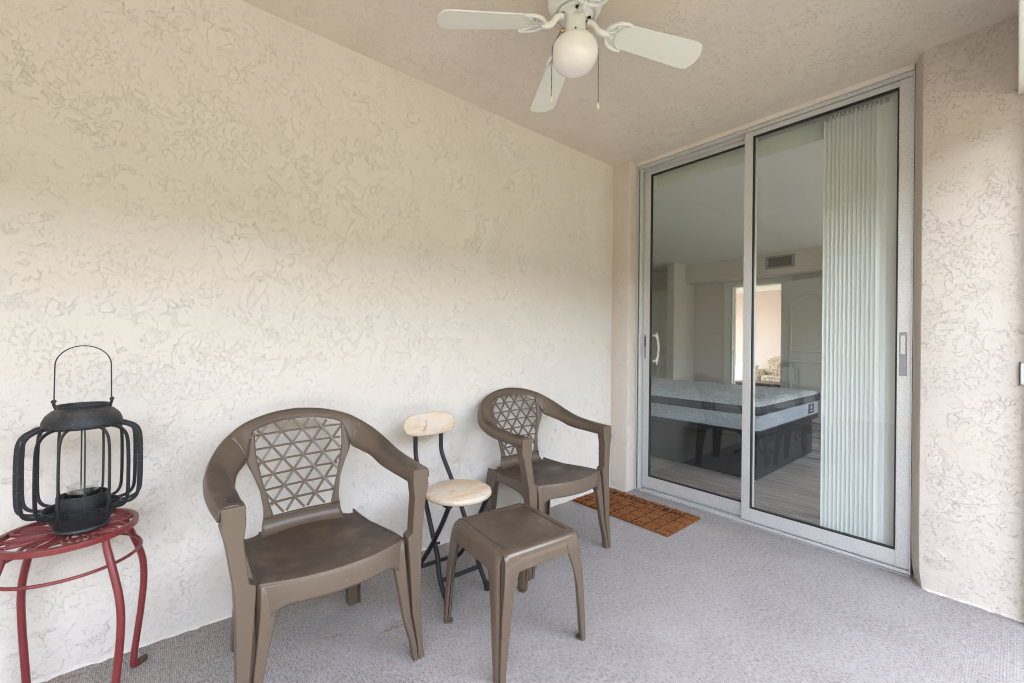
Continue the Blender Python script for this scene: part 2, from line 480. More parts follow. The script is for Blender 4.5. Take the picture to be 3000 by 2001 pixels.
struct("patio_ceiling", MB().box(WX - .2, .34, END - .2, DY + .13, H, H + .2), MT['stucco_ceiling'], "beige textured stucco ceiling with a white fan hanging from it", "ceiling")

def rough_edge_wall(name, x0, x1, y0, y1, z0, z1, m, label):
    o = MB().box(x0, x1, y0, y1, z0, z1).build(name, m, None, smooth=None)
    tag(o, label, "wall", kind="structure"); return o
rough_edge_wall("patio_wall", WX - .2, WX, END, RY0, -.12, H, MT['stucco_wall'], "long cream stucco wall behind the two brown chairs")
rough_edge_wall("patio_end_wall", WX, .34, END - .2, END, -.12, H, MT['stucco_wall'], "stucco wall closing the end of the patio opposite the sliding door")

# door wall: narrow strip by the corner, pier by the opening, thin header over the frame
DXL, DXR = -1.848, -.322       # opening edges at the frame
mb = MB()
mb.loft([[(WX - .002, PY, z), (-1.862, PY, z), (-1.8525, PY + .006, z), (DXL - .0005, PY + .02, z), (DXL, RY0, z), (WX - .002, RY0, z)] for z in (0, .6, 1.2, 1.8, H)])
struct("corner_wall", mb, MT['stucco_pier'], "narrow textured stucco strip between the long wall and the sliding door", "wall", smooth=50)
mb = MB()
prof = [(DXR, RY0), (DXR + .002, DY - .004), (DXR + .008, DY - .012), (DXR + .012, DY - .026), (DXR + .020, DY - .050), (DXR + .036, PY + .0045), (DXR + .0385, PY + .001), (DXR + .0405, PY), (.06, PY), (.30, PY), (.30, RY0)]
secs = []
for z in (0, .03, .08, .2, .6, 1.2, 1.8, H):
    k = .012 * max(0, 1 - z / .10)
    secs.append([(x + (k if 0 < i < 8 else 0), y - (k * .6 if 3 < i < 10 else 0), z) for i, (x, y) in enumerate(prof)])
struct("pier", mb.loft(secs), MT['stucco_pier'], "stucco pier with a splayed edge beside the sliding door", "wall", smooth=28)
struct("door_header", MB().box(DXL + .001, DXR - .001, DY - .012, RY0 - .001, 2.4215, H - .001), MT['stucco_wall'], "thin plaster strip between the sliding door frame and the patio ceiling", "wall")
struct("opening_header", MB().box(-.004, .34, END, PY - .001, 2.122, H - .001), MT['white_paint'], "white beam across the top of the patio opening", "beam", bevel=(.004, 2))

def ragged(name, parent, p0, p1, nrm, m):
    p0 = Vector(p0); p1 = Vector(p1); L = (p1 - p0).length; n = int(L/.02); mb = MB(); secs = []
    nv = Vector(nrm)
    for i in range(n + 1):
        q = p0.lerp(p1, i/n); a = random.uniform(.002, .011)*random.choice((.5, 1, 1, 1.4)); b = random.uniform(.003, .014)
        secs.append([q - nv*.004 + Vector((0,0,-.002)), q + nv*a + Vector((0,0,-.002)), q + nv*a*.8 + Vector((0,0,b*.35)), q + nv*.001 + Vector((0,0,b)), q - nv*.004 + Vector((0,0,b))])
    return mb.loft(secs).build(name, m, parent, 80)
ob = bpy.data.objects
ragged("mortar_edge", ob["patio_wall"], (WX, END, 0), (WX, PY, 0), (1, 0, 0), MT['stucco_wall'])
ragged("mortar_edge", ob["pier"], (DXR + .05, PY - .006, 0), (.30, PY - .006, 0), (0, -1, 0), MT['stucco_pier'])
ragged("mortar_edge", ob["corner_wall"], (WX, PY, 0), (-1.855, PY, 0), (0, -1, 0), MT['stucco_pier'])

# white jamb of the screen opening with its strike plate
o = thing("screen_jamb", "white aluminium screen jamb fixed to the pier by the patio opening", "jamb", (.05, 2.65, 0))
MB().box(-.018, .03, -.03, .026, 0.001, 2.121).build("upright", MT['white_paint'], o, None, bevel=(.003, 2))
MB().box(-.041, -.0175, .006, .0255, .95, 1.035).build("strike_plate", MT['white_paint'], o, None, bevel=(.003, 2))
MB().box(-.044, -.0412, .010, .0258, .945, 1.04).build("strike_gasket", MT['gasket'], o, None)

# ------------------------------------------------------------------ setting: rooms behind the glass
LXW, RXW = -4.62, 1.2
struct("bedroom_subfloor", MB().box(LXW, RXW, RY0, BW + .12, -.12, -.005), MT['concrete'], "bare slab under the bedroom planks", "floor")
floor = thing("bedroom_floor", "grey brown wood-look plank floor of the bedroom behind the glass", "floor")
floor["kind"] = "structure"
pl_me = None
PW, PL = .183, 1.22
row = 0; y = RY0 - .02
while y < BW:
    x = LXW - random.uniform(0, PL)
    while x < RXW:
        a, b = max(x, LXW), min(x + PL, RXW)
        if b - a > .02 and (y < 4.0 or a > -2.2 and b < 1.3):
            if b - a > PL - .001:
                if pl_me is None:
                    q = MB().box(-PL/2 + .0008, PL/2 - .0008, -PW/2 + .0009, PW/2 - .0009, -.008, 0).build("plank", MT['plank'], floor, None)
                    pl_me = q.data
                else:
                    q = bpy.data.objects.new("plank", pl_me); col.objects.link(q); q.parent = floor
            else:
                q = MB().box(-(b-a)/2 + .0008, (b-a)/2 - .0008, -PW/2 + .0009, PW/2 - .0009, -.008, 0).build("plank", MT['plank'], floor, None)
            q.location = ((a + b)/2, y + PW/2, .008)
        x += PL
    y += PW; row += 1
q = MB().box(LXW, -2.2, 4.1, BW, -.004, .007).build("covered_planks", MT['plank'], floor, None); q["kind"] = "stuff"

struct("bedroom_ceiling", MB().box(LXW - .12, RXW + .12, DY + .131, BW + .119, H - .005, H + .2), MT['room_ceiling'], "pale sprayed bedroom ceiling seen through the glass", "ceiling")
def wall_with_hole(name, axis, c0, c1, a0, a1, z1, hole, m, label):
    """wall normal to axis (0=x,1=y) between c0..c1, spanning a0..a1, with hole (h0,h1,hz0,hz1)"""
    mb = MB(); h0, h1, z0h, z1h = hole
    def bx(a, b, za, zb):
        if b - a < .001 or zb - za < .001: return
        mb.box(c0, c1, a, b, za, zb) if axis == 0 else mb.box(a, b, c0, c1, za, zb)
    bx(a0, h0, -.12, z1); bx(h1, a1, -.12, z1); bx(h0, h1, -.12, z0h); bx(h0, h1, z1h, z1)
    return struct(name, mb, m, label, "wall")
DOX0, DOX1, DOZ = -3.03, -2.285, 2.04
wall_with_hole("bedroom_wall", 1, BW, BW + .119, LXW, RXW, H - .005, (DOX0, DOX1, .0, DOZ), MT['room_wall'], "beige bedroom wall with the open doorway behind the bed")
wall_with_hole("bedroom_added_window_wall", 0, RXW, RXW + .12, RY0, BW + .12, H - .005, (3.4, 6.7, .45, 2.25), MT['room_wall'], "bedroom side wall with a wide window opening added to let in sky light")  # unseen opening, added so sky light fills the bedroom
struct("bedroom_side_wall", MB().box(LXW - .12, LXW, RY0, BW + .12, -.12, H - .005), MT['room_wall'], "bedroom side wall past the closet", "wall")
struct("inner_door_wall", MB().box(LXW, WX - .2, RY0 - .12, RY0, -.12, H - .005).box(DXR + .62, RXW, RY0 - .12, RY0, -.12, H - .005), MT['exterior'], "inner face of the wall beside the sliding door", "wall")
struct("closet_wall", MB().box(-3.78, -3.655, 6.56, BW - .001, 0, H - .006), MT['room_wall'], "pale wall end beside the closet recess in the bedroom", "wall")
struct("soffit", MB().box(-3.654, RXW - .001, 6.937, BW - .001, 2.131, H - .006), MT['room_wall'], "boxed soffit holding the air vent over the bedroom doorway", "soffit")

# closet doors in the dark recess
cd = thing("closet_door", "shadowed white panelled closet door in the recess past the wall end", "door", (-4.2, 6.9, .01))
MB().box(-.40, .415, 0, .035, 0, 2.03).build("leaf", MT['trim'], cd, None)
for (a, b, c_, d_) in ((-.31, .31, .14, .90), (-.31, .31, 1.02, 1.88)):
    MB().box(a, b, -.012, 0.001, c_, d_).build("door_panel", MT['trim'], cd, None, bevel=(.01, 2))

# vent in the soffit
vt = thing("air_vent", "grey louvred air vent set in the soffit", "vent", (-2.225, 6.937, 2.305))
fr = MB()
for a in ((-.19, .19, .068, .092), (-.19, .19, -.092, -.068), (-.19, -.155, -.068, .068), (.155, .19, -.068, .068)): fr.box(a[0], a[1], -.012, 0, a[2], a[3])
fr.build("vent_frame", MT['grille'], vt, None)
MB().box(-.156, .156, -.002, .0, -.069, .069).build("vent_void", MT['void'], vt, None)
for k in range(17):
    x = -.148 + k * .0185
    MB().loft([[(x + .0004, -.011, z), (x + .0022, -.011, z), (x - .0004, -.003, z), (x - .0022, -.003, z)] for z in (-.068, .068)]).build("louvre", MT['grille'], vt, None)

# bedroom doorway: casing, jamb, open panelled door
dc = thing("door_casing", "pale green-white casing round the bedroom doorway", "casing", (0, BW, 0))
MB().box(DOX0 - .115, DOX0 - .012, -.018, -.0005, 0.01, DOZ + .075).build("side_casing", MT['trim'], dc, None, bevel=(.005, 2))
MB().box(DOX1 + .012, DOX1 + .115, -.018, -.0005, 0.01, DOZ + .075).build("side_casing", MT['trim'], dc, None, bevel=(.005, 2))
MB().box(DOX0 - .1145, DOX1 + .1145, -.020, -.0005, DOZ + .012, DOZ + .0765).build("head_casing", MT['trim'], dc, None, bevel=(.005, 2))
MB().box(DOX0 + .0005, DOX0 + .02, -.019, .118, 0.01, DOZ - .001).build("jamb", MT['trim'], dc, None)
MB().box(DOX0 + .0205, DOX0 + .034, .035, .075, 0.01, DOZ - .001).build("door_stop", MT['trim'], dc, None)
MB().box(DOX1 - .02, DOX1 - .0005, -.019, .118, 0.01, DOZ - .001).build("jamb", MT['trim'], dc, None)
MB().box(DOX0 + .0195, DOX0 + .0225, .0, .028, .93, 1.0).build("hinge_plate", MT['brass'], dc, None)
dr = thing("bedroom_door", "pale panelled bedroom door swung open behind the blinds", "door", (DOX1 + .01, BW - .045, .012), R(-12))
MB().box(0, .745, -.035, 0, 0, 2.03).build("leaf", MT['trim'], dr, None, bevel=(.002, 2))
def arch_panel(x0, x1, z0, z1, rise):
    pts = [(x0, z0), (x1, z0), (x1, z1)] + [(x1 + (x0 - x1)*k/12, z1 + rise*math.sin(math.pi*k/12)) for k in range(1, 12)] + [(x0, z1)]
    return pts
for (z0, z1, rs) in ((.98, 1.70, .12), (.16, .86, 0)):
    pts = arch_panel(.12, .625, z0, z1, rs)
    n = len(pts); cx = .3725; cz = (z0 + z1)/2
    def shr(p, k): return (cx + (p[0]-cx)*(1 - k/.25), cz + (p[1]-cz)*(1 - k/((z1-z0)/2)))
    q0 = [(a, -.0351, b) for a, b in pts]; q1 = [(a, -.046, b) for a, b in [shr(p, .008) for p in pts]]
    q2 = [(a, -.046, b) for a, b in [shr(p, .022) for p in pts]]; q3 = [(a, -.038, b) for a, b in [shr(p, .034) for p in pts]]
    MB().loft([q0, q1, q2, q3]).build("door_panel", MT['trim'], dr, 20)
sw = thing("light_switch", "cream light switch plate beside the bedroom doorway", "switch", (-3.235, BW, 1.195))
MB().box(-.036, .036, -.007, -.0005, -.057, .057).build("plate", MT['switch'], sw, None, bevel=(.003, 2))
MB().box(-.009, .009, -.014, -.006, -.02, .02).build("toggle", MT['switch'], sw, None, bevel=(.002, 1))

# living room beyond
LY = 10.75
struct("living_floor", MB().box(-6.2, .2, BW + .12, LY, -.12, .006), MT['plank'], "floor of the room beyond the bedroom doorway", "floor")
struct("living_ceiling", MB().box(-6.32, .32, BW + .12, LY + .12, H - .005, H + .2), MT['room_ceiling'], "ceiling of the room beyond the bedroom doorway", "ceiling")
struct("living_wall", MB().box(-3.06, .2, LY, LY + .12, -.12, H - .005).box(-6.2, -3.06, LY + .05, LY + .17, -.12, H - .005), MT['living_wall'], "warm pinkish wall of the room beyond the bedroom doorway", "wall")
struct("living_crown", MB().box(-3.10, .2, LY - .03, LY - .0005, H - .11, H - .055).box(-3.10, .2, LY - .05, LY - .0005, H - .0545, H - .0055).box(-6.2, -3.1005, LY - .03, LY + .049, H - .11, H - .055).box(-6.2, -3.1005, LY - .05, LY + .049, H - .0545, H - .0055), MT['white_paint'], "white crown moulding along the top of the far wall", "moulding")
wall_with_hole("living_added_window_wall", 0, .2, .32, BW + .12, LY + .12, H - .005, (7.7, 10.5, .2, 2.3), MT['living_wall'], "side wall of the far room with a wide window opening added for daylight")  # opening added out of view to brighten the far room
wall_with_hole("living_far_wall", 0, -6.32, -6.2, BW + .12, LY + .17, H - .005, (7.9, 10.2, .3, 2.3), MT['living_wall'], "other side wall of the far room with a window opening added for daylight")  # second unseen opening, also added for more daylight in here

# loveseat, coffee table, low white cabinet
ls = thing("loveseat", "cream floral loveseat with cushions seen through the bedroom doorway", "loveseat", (-2.75, 10.15, .006))
MB().box(-.72, .72, -.42, .42, .06, .30).build("seat_base", MT['floral'], ls, 40, bevel=(.03, 3))
MB().box(-.72, .72, .24, .46, .29, .74).build("backrest", MT['floral'], ls, 40, bevel=(.07, 4))
for s_ in (-1, 1):
    MB().box(min(s_*.72, s_*.92), max(s_*.72, s_*.92), -.44, .46, .04, .56).build("armrest", MT['floral'], ls, 40, bevel=(.08, 4))
    MB().box(min(s_*.01, s_*.70), max(s_*.01, s_*.70), -.46, .235, .301, .455).build("seat_cushion", MT['floral'], ls, 40, bevel=(.045, 4))
    MB().box(min(s_*.02, s_*.69), max(s_*.02, s_*.69), .06, .2395, .44, .84).build("back_cushion", MT['floral'], ls, 40, bevel=(.07, 4))
q = thing("throw_cushion", "cream floral throw cushion leaning at the end of the loveseat", "cushion", (-3.27, 10.08, .60), R(14))
def pil(u, v):
    a = u*2*math.pi; b = (v-.5)*math.pi; e = lambda w, k: math.copysign(abs(w)**k, w)
    return (.22*e(math.cos(b), .7)*e(math.cos(a), .55), .085*math.sin(b), .21*e(math.cos(b), .7)*e(math.sin(a), .55))
MB().grid(28, 12, pil).build("cushion_cover", MT['floral'], q, 60)
for sgn in (0,):
    MB().tube([(.222*math.copysign(abs(math.cos(a))**.55, math.cos(a)), 0, .212*math.copysign(abs(math.sin(a))**.55, math.sin(a))) for a in [2*math.pi*k/40 for k in range(40)]], .006, 6, True).build("piping", MT['gold'], q)
ct = thing("coffee_table", "dark polished wooden coffee table before the floral loveseat", "table", (-2.85, 8.75, .006))
MB().box(-.68, .68, -.32, .32, .355, .39).build("table_top", MT['dark_wood'], ct, None, bevel=(.008, 2))
MB().box(-.62, .62, -.27, .27, .28, .3545).build("table_apron", MT['dark_wood'], ct, None)
for sx_ in (-1, 1):
    for sy_ in (-1, 1):
        MB().loft([[(sx_*.6 + a*w, sy_*.26 + b*w, z) for a, b in ((-1,-1),(1,-1),(1,1),(-1,1))] for z, w in ((0, .02), (.2, .028), (.355, .032))]).build("leg", MT['dark_wood'], ct, None)
cb = thing("side_cabinet", "low white cabinet beside the loveseat in the far room", "cabinet", (-3.98, 10.1, .006))
MB().box(-.24, .24, -.25, .25, .03, .60).build("carcass", MT['white_paint'], cb, None, bevel=(.004, 2))
MB().box(-.26, .26, -.27, .27, .601, .63).build("cabinet_top", MT['white_paint'], cb, None, bevel=(.005, 2))
MB().box(-.22, .22, -.262, -.2505, .06, .57).build("cabinet_door", MT['white_paint'], cb, None, bevel=(.004, 2))

# bed
bd = thing("bed_frame", "black upholstered bed base standing on the bedroom floor", "bed", (0, 0, .008))
MB().box(-3.42, -1.335, 3.685, 5.12, 0, .335).build("base_box", MT['bedbase'], bd, 40, bevel=(.012, 2))
MB().box(-3.45, -1.325, 3.668, 5.30, .3355, .388).build("platform", MT['bedbase'], bd, 40, bevel=(.01, 2))
ma = thing("mattress", "bare grey pillow-top mattress lying on the black bed base", "mattress", (0, 0, 0))
MX0, MX1, MY0, MY1 = -3.46, -1.318, 3.658, 5.315
def rrect(x0, x1, y0, y1, r, z, n=6):
    pts = []
    for cx, cy, a0 in ((x1-r, y0+r, -90), (x1-r, y1-r, 0), (x0+r, y1-r, 90), (x0+r, y0+r, 180)):
        for k in range(n+1):
            a = R(a0 + 90*k/n); pts.append((cx + r*math.cos(a), cy + r*math.sin(a), z))
    return pts
def rr(ins, z): return rrect(MX0+ins, MX1-ins, MY0+ins, MY1-ins, .09, z)
MB().loft([rr(.012, .397), rr(.002, .404), rr(0, .43), rr(.0, .52), rr(.004, .532)]).build("side_panel", MT['knit'], ma, 50)
MB().loft([rr(.006, .5325), rr(-.012, .542), rr(-.018, .56), rr(-.016, .583), rr(-.004, .598)]).build("pillow_top_band", MT['mband'], ma, 50)
for z_, ins in ((.538, -.009), (.596, -.010), (.401, .004)):
    MB().tube(rr(ins, z_), .006, 6, True).build("piping", MT['mband'], ma)
def mtop(u, v):
    x = MX0 + .0 + u*(MX1-MX0); y_ = MY0 + v*(MY1-MY0)
    e = min(u*(MX1-MX0), (1-u)*(MX1-MX0), v*(MY1-MY0), (1-v)*(MY1-MY0))
    z = .596 + .036*min(1, (max(e, 0)/.09))**.5
    cx = ((x*5.0) % 1) - .5; cy = ((y_*5.0 + (.5 if int(math.floor(x*5.0)) % 2 else 0)) % 1) - .5
    z -= .024*math.exp(-(cx*cx + cy*cy)*30) * (1 if e > .06 else 0)
    z += .003*math.sin(x*23 + math.sin(y_*9)*2)*math.sin(y_*27)
    fx = (u-.5)*2; fy = (v-.5)*2; rad = .085
    dx = max(0, rad - u*(MX1-MX0), rad - (1-u)*(MX1-MX0)); dy = max(0, rad - v*(MY1-MY0), rad - (1-v)*(MY1-MY0))
    d = math.hypot(dx, dy)
    if d > rad and dx > 0 and dy > 0:
        k = rad/d
        x = x + (dx - dx*k)*(1 if u < .5 else -1); y_ = y_ + (dy - dy*k)*(1 if v < .5 else -1)
    return (x, y_, z)
MB().grid(110, 86, mtop).build("quilted_top", MT['mtop'], ma, 80)
lb = MB().box(MX1 - .006, MX1 + .0025, 4.925, 5.10, .424, .515).build("label", MT['navy'], ma, None); tag(lb, "navy fabric label with a small gold emblem")
MB().lathe([(0, 0), (.016, 0), (.016, .001), (0, .001)], 20).build("emblem", MT['gold'], lb).matrix_local = Matrix.Translation((MX1 + .0026, 5.012, .482)) @ Matrix.Rotation(R(90), 4, 'Y')
MB().box(MX1 + .0026, MX1 + .0034, 4.96, 5.065, .444, .450).build("stitched_line", MT['white_paint'], lb, None)

# ------------------------------------------------------------------ sliding glass door
sdr = thing("sliding_door", "two-panel aluminium sliding glass door at the end of the patio", "sliding door", (0, 0, 0))
FX0, FX1, FT = -1.8475, -.3225, 2.4205
al = MT['alu']
def bar(nm, x0, x1, y0, y1, z0, z1, par, m=None, bv=.0015):
    return MB().box(x0, x1, y0, y1, z0, z1).build(nm, m or al, par, None, bevel=(bv, 2) if bv else None)
fr_ = bar("jamb", FX0, FX0 + .012, DY, DY + .095, .0, FT, sdr)
bar("jamb", FX0 + .0125, FX0 + .022, DY + .018, DY + .094, .0, FT - .01, sdr, MT['alu_dark'])
bar("jamb_lip", FX0 + .0225, FX0 + .032, DY + .001, DY + .095, .0, FT - .012, sdr)
bar("jamb", FX1 - .006, FX1, DY, DY + .095, .0, FT, sdr)
bar("head", FX0 + .0125, FX1 - .0065, DY + .0005, DY + .095, FT - .020, FT, sdr)
bar("head_lip", FX0 + .033, FX1 - .0065, DY + .030, DY + .034, FT - .040, FT - .0205, sdr)
sill = bar("sill", FX0 + .0125, FX1 - .0065, DY + .0, DY + .13, .0, .012, sdr)
for yy in (.001, .030, .060): bar("track_rail", FX0 + .0125, FX1 - .0065, DY + yy, DY + yy + .004, .0121, .020, sill, bv=None)
bar("threshold_grout", FX0 + .003, FX1 + .002, DY - .022, DY - .0005, .0, .007, sdr, MT['concrete'], .003)

def panel(nm, x0, x1, y0, y1, z0, z1, ls_, rs_, tr_, br_, label):
    pn = bpy.data.objects.new(nm, None); col.objects.link(pn); pn.parent = sdr; tag(pn, label)
    bar("stile", x0, x0 + ls_, y0, y1, z0, z1, pn)
    bar("stile", x1 - rs_, x1, y0, y1, z0, z1, pn)
    bar("top_rail", x0 + ls_ + .0003, x1 - rs_ - .0003, y0 + .001, y1, z1 - tr_, z1 - .001, pn)
    bar("bottom_rail", x0 + ls_ + .0003, x1 - rs_ - .0003, y0 + .001, y1, z0 + .001, z0 + br_, pn)
    gx0, gx1, gz0, gz1 = x0 + ls_, x1 - rs_, z0 + br_, z1 - tr_
    ym = (y0 + y1)/2; g_ = .007
    ga = MB()
    ga.box(gx0, gx0 + g_, ym - .011, ym + .011, gz0, gz1).box(gx1 - g_, gx1, ym - .011, ym + .011, gz0, gz1)
    ga.box(gx0 + g_, gx1 - g_, ym - .011, ym + .011, gz0, gz0 + g_).box(gx0 + g_, gx1 - g_, ym - .011, ym + .011, gz1 - g_, gz1)
    ga.build("gasket", MT['gasket'], pn, None)
    MB().box(gx0 + .004, gx1 - .004, ym - .002, ym + .002, gz0 + .004, gz1 - .004).build("pane", MT['glass'], pn, None)
    return pn
pl_ = panel("sliding_panel", FX0 + .034, -1.040, DY + .044, DY + .070, .022, FT - .021, .052, .052, .045, .088, "sliding glass panel with the lock")
pr_ = panel("fixed_panel", -1.092, FX1 - .0062, DY + .010, DY + .038, .022, FT - .021, .047, .050, .030, .078, "fixed glass panel before the blinds")
# lock recess, interior pull handle, keeper
lx = FX0 + .034
MB().box(lx + .010, lx + .027, DY + .0425, DY + .0438, .985, 1.165).build("lock_plate", MT['steel'], pl_, None, bevel=(.001, 1))
MB().box(lx + .013, lx + .023, DY + .0415, DY + .0424, 1.075, 1.150).build("lock_recess", MT['gasket'], pl_, None)
hx = lx + .074
hd = MB(); pts = spline([(hx - .016, DY + .078, .965), (hx + .004, DY + .10, .975), (hx + .014, DY + .112, 1.06), (hx + .004, DY + .10, 1.145), (hx - .016, DY + .078, 1.155)], 20)
hd.tube(pts, .008, 8)
hd.tube([(hx + .004, DY + .10, .94), (hx + .008, DY + .104, .975), (hx + .014, DY + .112, 1.06), (hx + .008, DY + .104, 1.145), (hx + .004, DY + .10, 1.18)], [.004, .008, .008, .008, .004], 8)
hd.build("pull_handle", MT['switch'], pl_)
MB().box(FX1 - .048, FX1 - .020, DY + .0075, DY + .0098, .955, 1.165).build("keeper_plate", MT['steel'], pr_, None, bevel=(.001, 1))
MB().box(FX1 - .043, FX1 - .027, DY + .0068, DY + .0074, 1.06, 1.150).build("keeper_recess", MT['alu'], pr_, None, bevel=(.001, 1))

# ------------------------------------------------------------------ vertical blinds
vb = thing("vertical_blinds", "white vertical blinds drawn aside behind the fixed glass panel", "blinds", (0, 0, 0))
MB().box(-1.80, -.36, 2.905, 2.945, 2.398, 2.435).build("headrail", MT['headrail'], vb, None, bevel=(.002, 1))
MB().box(-1.83, -.37, 3.008, 3.012, 2.315, 2.438).build("valance", MT['valance'], vb, None)
MB().box(-1.832, -1.828, 2.92, 3.0075, 2.315, 2.438).build("valance_return", MT['valance'], vb, None)
def slat_mesh():
    mb = MB(); n = 8; w = .089
    def pr(k): u = k/n - .5; return (u*w, .0045*(1 - (2*u)**2))
    secs = []
    for z in (.055, 2.365):
        secs.append([(pr(k)[0], pr(k)[1], z) for k in range(n+1)] + [(pr(k)[0], pr(k)[1] + .0012, z) for k in range(n, -1, -1)])
    return mb.loft(secs)
sl_me = None
xs = [(-.690 + .0192*k, 63) for k in range(13)] + [(-.430, 48), (-.400, 22)]
for k, (x, a) in enumerate(xs):
    if sl_me is None:
        q = slat_mesh().build("slat", MT['blind'], vb, 40); sl_me = q.data
    else:
        q = bpy.data.objects.new("slat", sl_me); col.objects.link(q); q.parent = vb
    q.location = (x, 2.925 - .0006*k, 0); q.rotation_euler = (0, 0, R(a + random.uniform(-.7, .7)))
    MB().box(x - .004, x + .004, 2.922, 2.928, 2.362, 2.3975).build("slat_hanger", MT['blind'], vb, None)

# ------------------------------------------------------------------ ceiling fan
HX, HY, ZB = -1.092, 1.216, 2.25
fan = thing("ceiling_fan", "white four-blade ceiling fan with a round opal light globe", "ceiling fan", (HX, HY, 0))
MB().lathe([(.0, H + .002), (.098, H + .002), (.104, H - .03), (.104, H - .062), (.098, H - .085), (.084, H - .100), (.078, H - .101), (.076, H - .094), (.0, H - .093)], 48).build("motor_housing", MT['fan_white'], fan, 40)
mp = MB().lathe([(.0, 2.352), (.066, 2.352), (.067, 2.346), (.064, 2.341), (.040, 2.338), (.034, 2.330), (.0, 2.330)], 40).build("motor_plate", MT['fan_white'], fan, 40)
A0 = R(-119.4)
for k in range(8):
    a = A0 + R(45*k/1.0) + (R(11) if k % 2 else R(-11)) - (R(45) if k % 2 else 0)
    MB().lathe([(0, 0), (.0075, 0), (.0075, .004), (0, .004)], 12, (.053*math.cos(a), .053*math.sin(a), 2.3355)).build("screw", MT['screw'], mp)
# light kit: neck, globe, switches, chains
MB().lathe([(0, 2.340), (.036, 2.338), (.039, 2.325), (.039, 2.262), (.041, 2.255), (.041, 2.246), (0, 2.246)], 36).build("light_neck", MT['fan_white'], fan, 40)
glb = [(.036, 2.262), (.050, 2.252), (.068, 2.240), (.0815, 2.220), (.0870, 2.196), (.0862, 2.170), (.0780, 2.142), (.0620, 2.119), (.0440, 2.106), (.0270, 2.101), (.0120, 2.0995), (0.0, 2.099)]
MB().lathe([(r_, z_) for r_, z_ in spline([(a_, 2.264 - (2.262 - b_)*.845) for a_, b_ in glb], 44)], 48).build("light_globe", MT['opal'], fan, 60)
rv = Vector((math.cos(YAW), math.sin(YAW), 0)); fv = Vector((-math.sin(YAW), math.cos(YAW), 0))
for k, a in enumerate((-1, 1)):
    MB().lathe([(0, 0), (.0035, 0), (.0035, .003), (0, .003)], 10).build("screw", MT['screw'], fan).matrix_local = Matrix.Translation(Vector((0,0,2.268 - .0)) - fv*.0405 + rv*.004*a + Vector((0,0,-.008*(k)))) @ Matrix.Rotation(R(90), 4, rv)
for sgn, zb, off in ((-1, 2.028, .0895), (1, 2.008, .0885)):
    ch = MB(); b0 = rv*sgn*.040 + Vector((0, 0, 2.288)); b1 = rv*sgn*.054 + Vector((0, 0, 2.286))
    MB().tube([b0 - rv*sgn*.003, b1], .0085, 10).build("switch_nipple", MT['brass'], fan)
    e0 = rv*sgn*(off - .002) - fv*.012 + Vector((0, 0, 2.212)); e1 = rv*sgn*off - fv*.012 + Vector((0, 0, zb))
    path = []
    for p0, p1 in ((b1, e0), (e0, e1)):
        n_ = int((p1 - p0).length/.0042)
        path += [p0.lerp(p1, i/n_) for i in range(n_)]
    for q_ in path:
        ch.lathe([(0, -.0019), (.0014, -.0012), (.0019, 0), (.0014, .0012), (0, .0019)], 6, tuple(q_))
    cho = ch.build("pull_chain", MT['chain'], fan, 80)
    MB().lathe([(0, -.026), (.004, -.025), (.0062, -.019), (.0056, -.012), (.003, -.004), (.0022, 0), (0, .001)], 14, tuple(e1)).build("pull_knob", MT['knob'], cho, 60)
# blades with scrolled brackets
PITCH_B = R(-11)
DROOP = R(7)
def blade_obj(k):
    bl = bpy.data.objects.new("blade", None)
    return bl
L0, L1 = .140, .522
def outline():
    w0, w1 = .050, .064
    pts = [(L0, -.030), (L0 + .022, -w0), (L1 - .040, -w1), (L1 - .020, -w1 + .004), (L1 - .004, -.030), (L1, -.018), (L1, .018), (L1 - .004, .030), (L1 - .020, w1 - .004), (L1 - .040, w1), (L0 + .022, w0), (L0, .030)]
    return pts
bme = MB().loft([[(a, b, 0) for a, b in outline()], [(a, b, .005) for a, b in outline()]])
def bracket():
    m = MB()
    m.tube(spline([(.046, 0, .024), (.062, 0, .024), (.078, 0, .014), (.094, 0, -.004), (.112, 0, -.009), (.134, 0, -.005)], 18), [.0125]*19, 10)
    # outer crescent and inner scrolls, under the blade
    def arc(pts, r0, n=16): m.tube(spline([(.126 + (a_ - .146)*.82, b_*.95, c_) for a_, b_, c_ in pts], n), r0, 8)
    arc([(.250, -.057, -.004), (.222, -.060, -.004), (.186, -.053, -.004), (.155, -.030, -.005), (.146, 0, -.005), (.155, .030, -.005), (.186, .053, -.004), (.222, .060, -.004), (.250, .057, -.004)], [.003] + [.0055 + .0025*math.sin(math.pi*i/28) for i in range(1, 28)] + [.003], 28)
    arc([(.236, -.050, -.004), (.214, -.038, -.004), (.200, -.020, -.004), (.196, 0, -.004), (.200, .020, -.004), (.214, .038, -.004), (.236, .050, -.004)], .0042, 20)
    for s_ in (-1, 1):
        arc([(.150, s_*.006, -.004), (.172, s_*.010, -.004), (.188, s_*.024, -.004), (.185, s_*.046, -.004)], .0036, 10)
        arc([(.197, s_*.008, -.004), (.184, s_*.014, -.004), (.176, s_*.010, -.004)], .0036, 8)
        m.box(.180, .186, s_*.030 - .003, s_*.030 + .003, -.003, .004)
    return m
brm = bracket()
bl_me = br_me = None
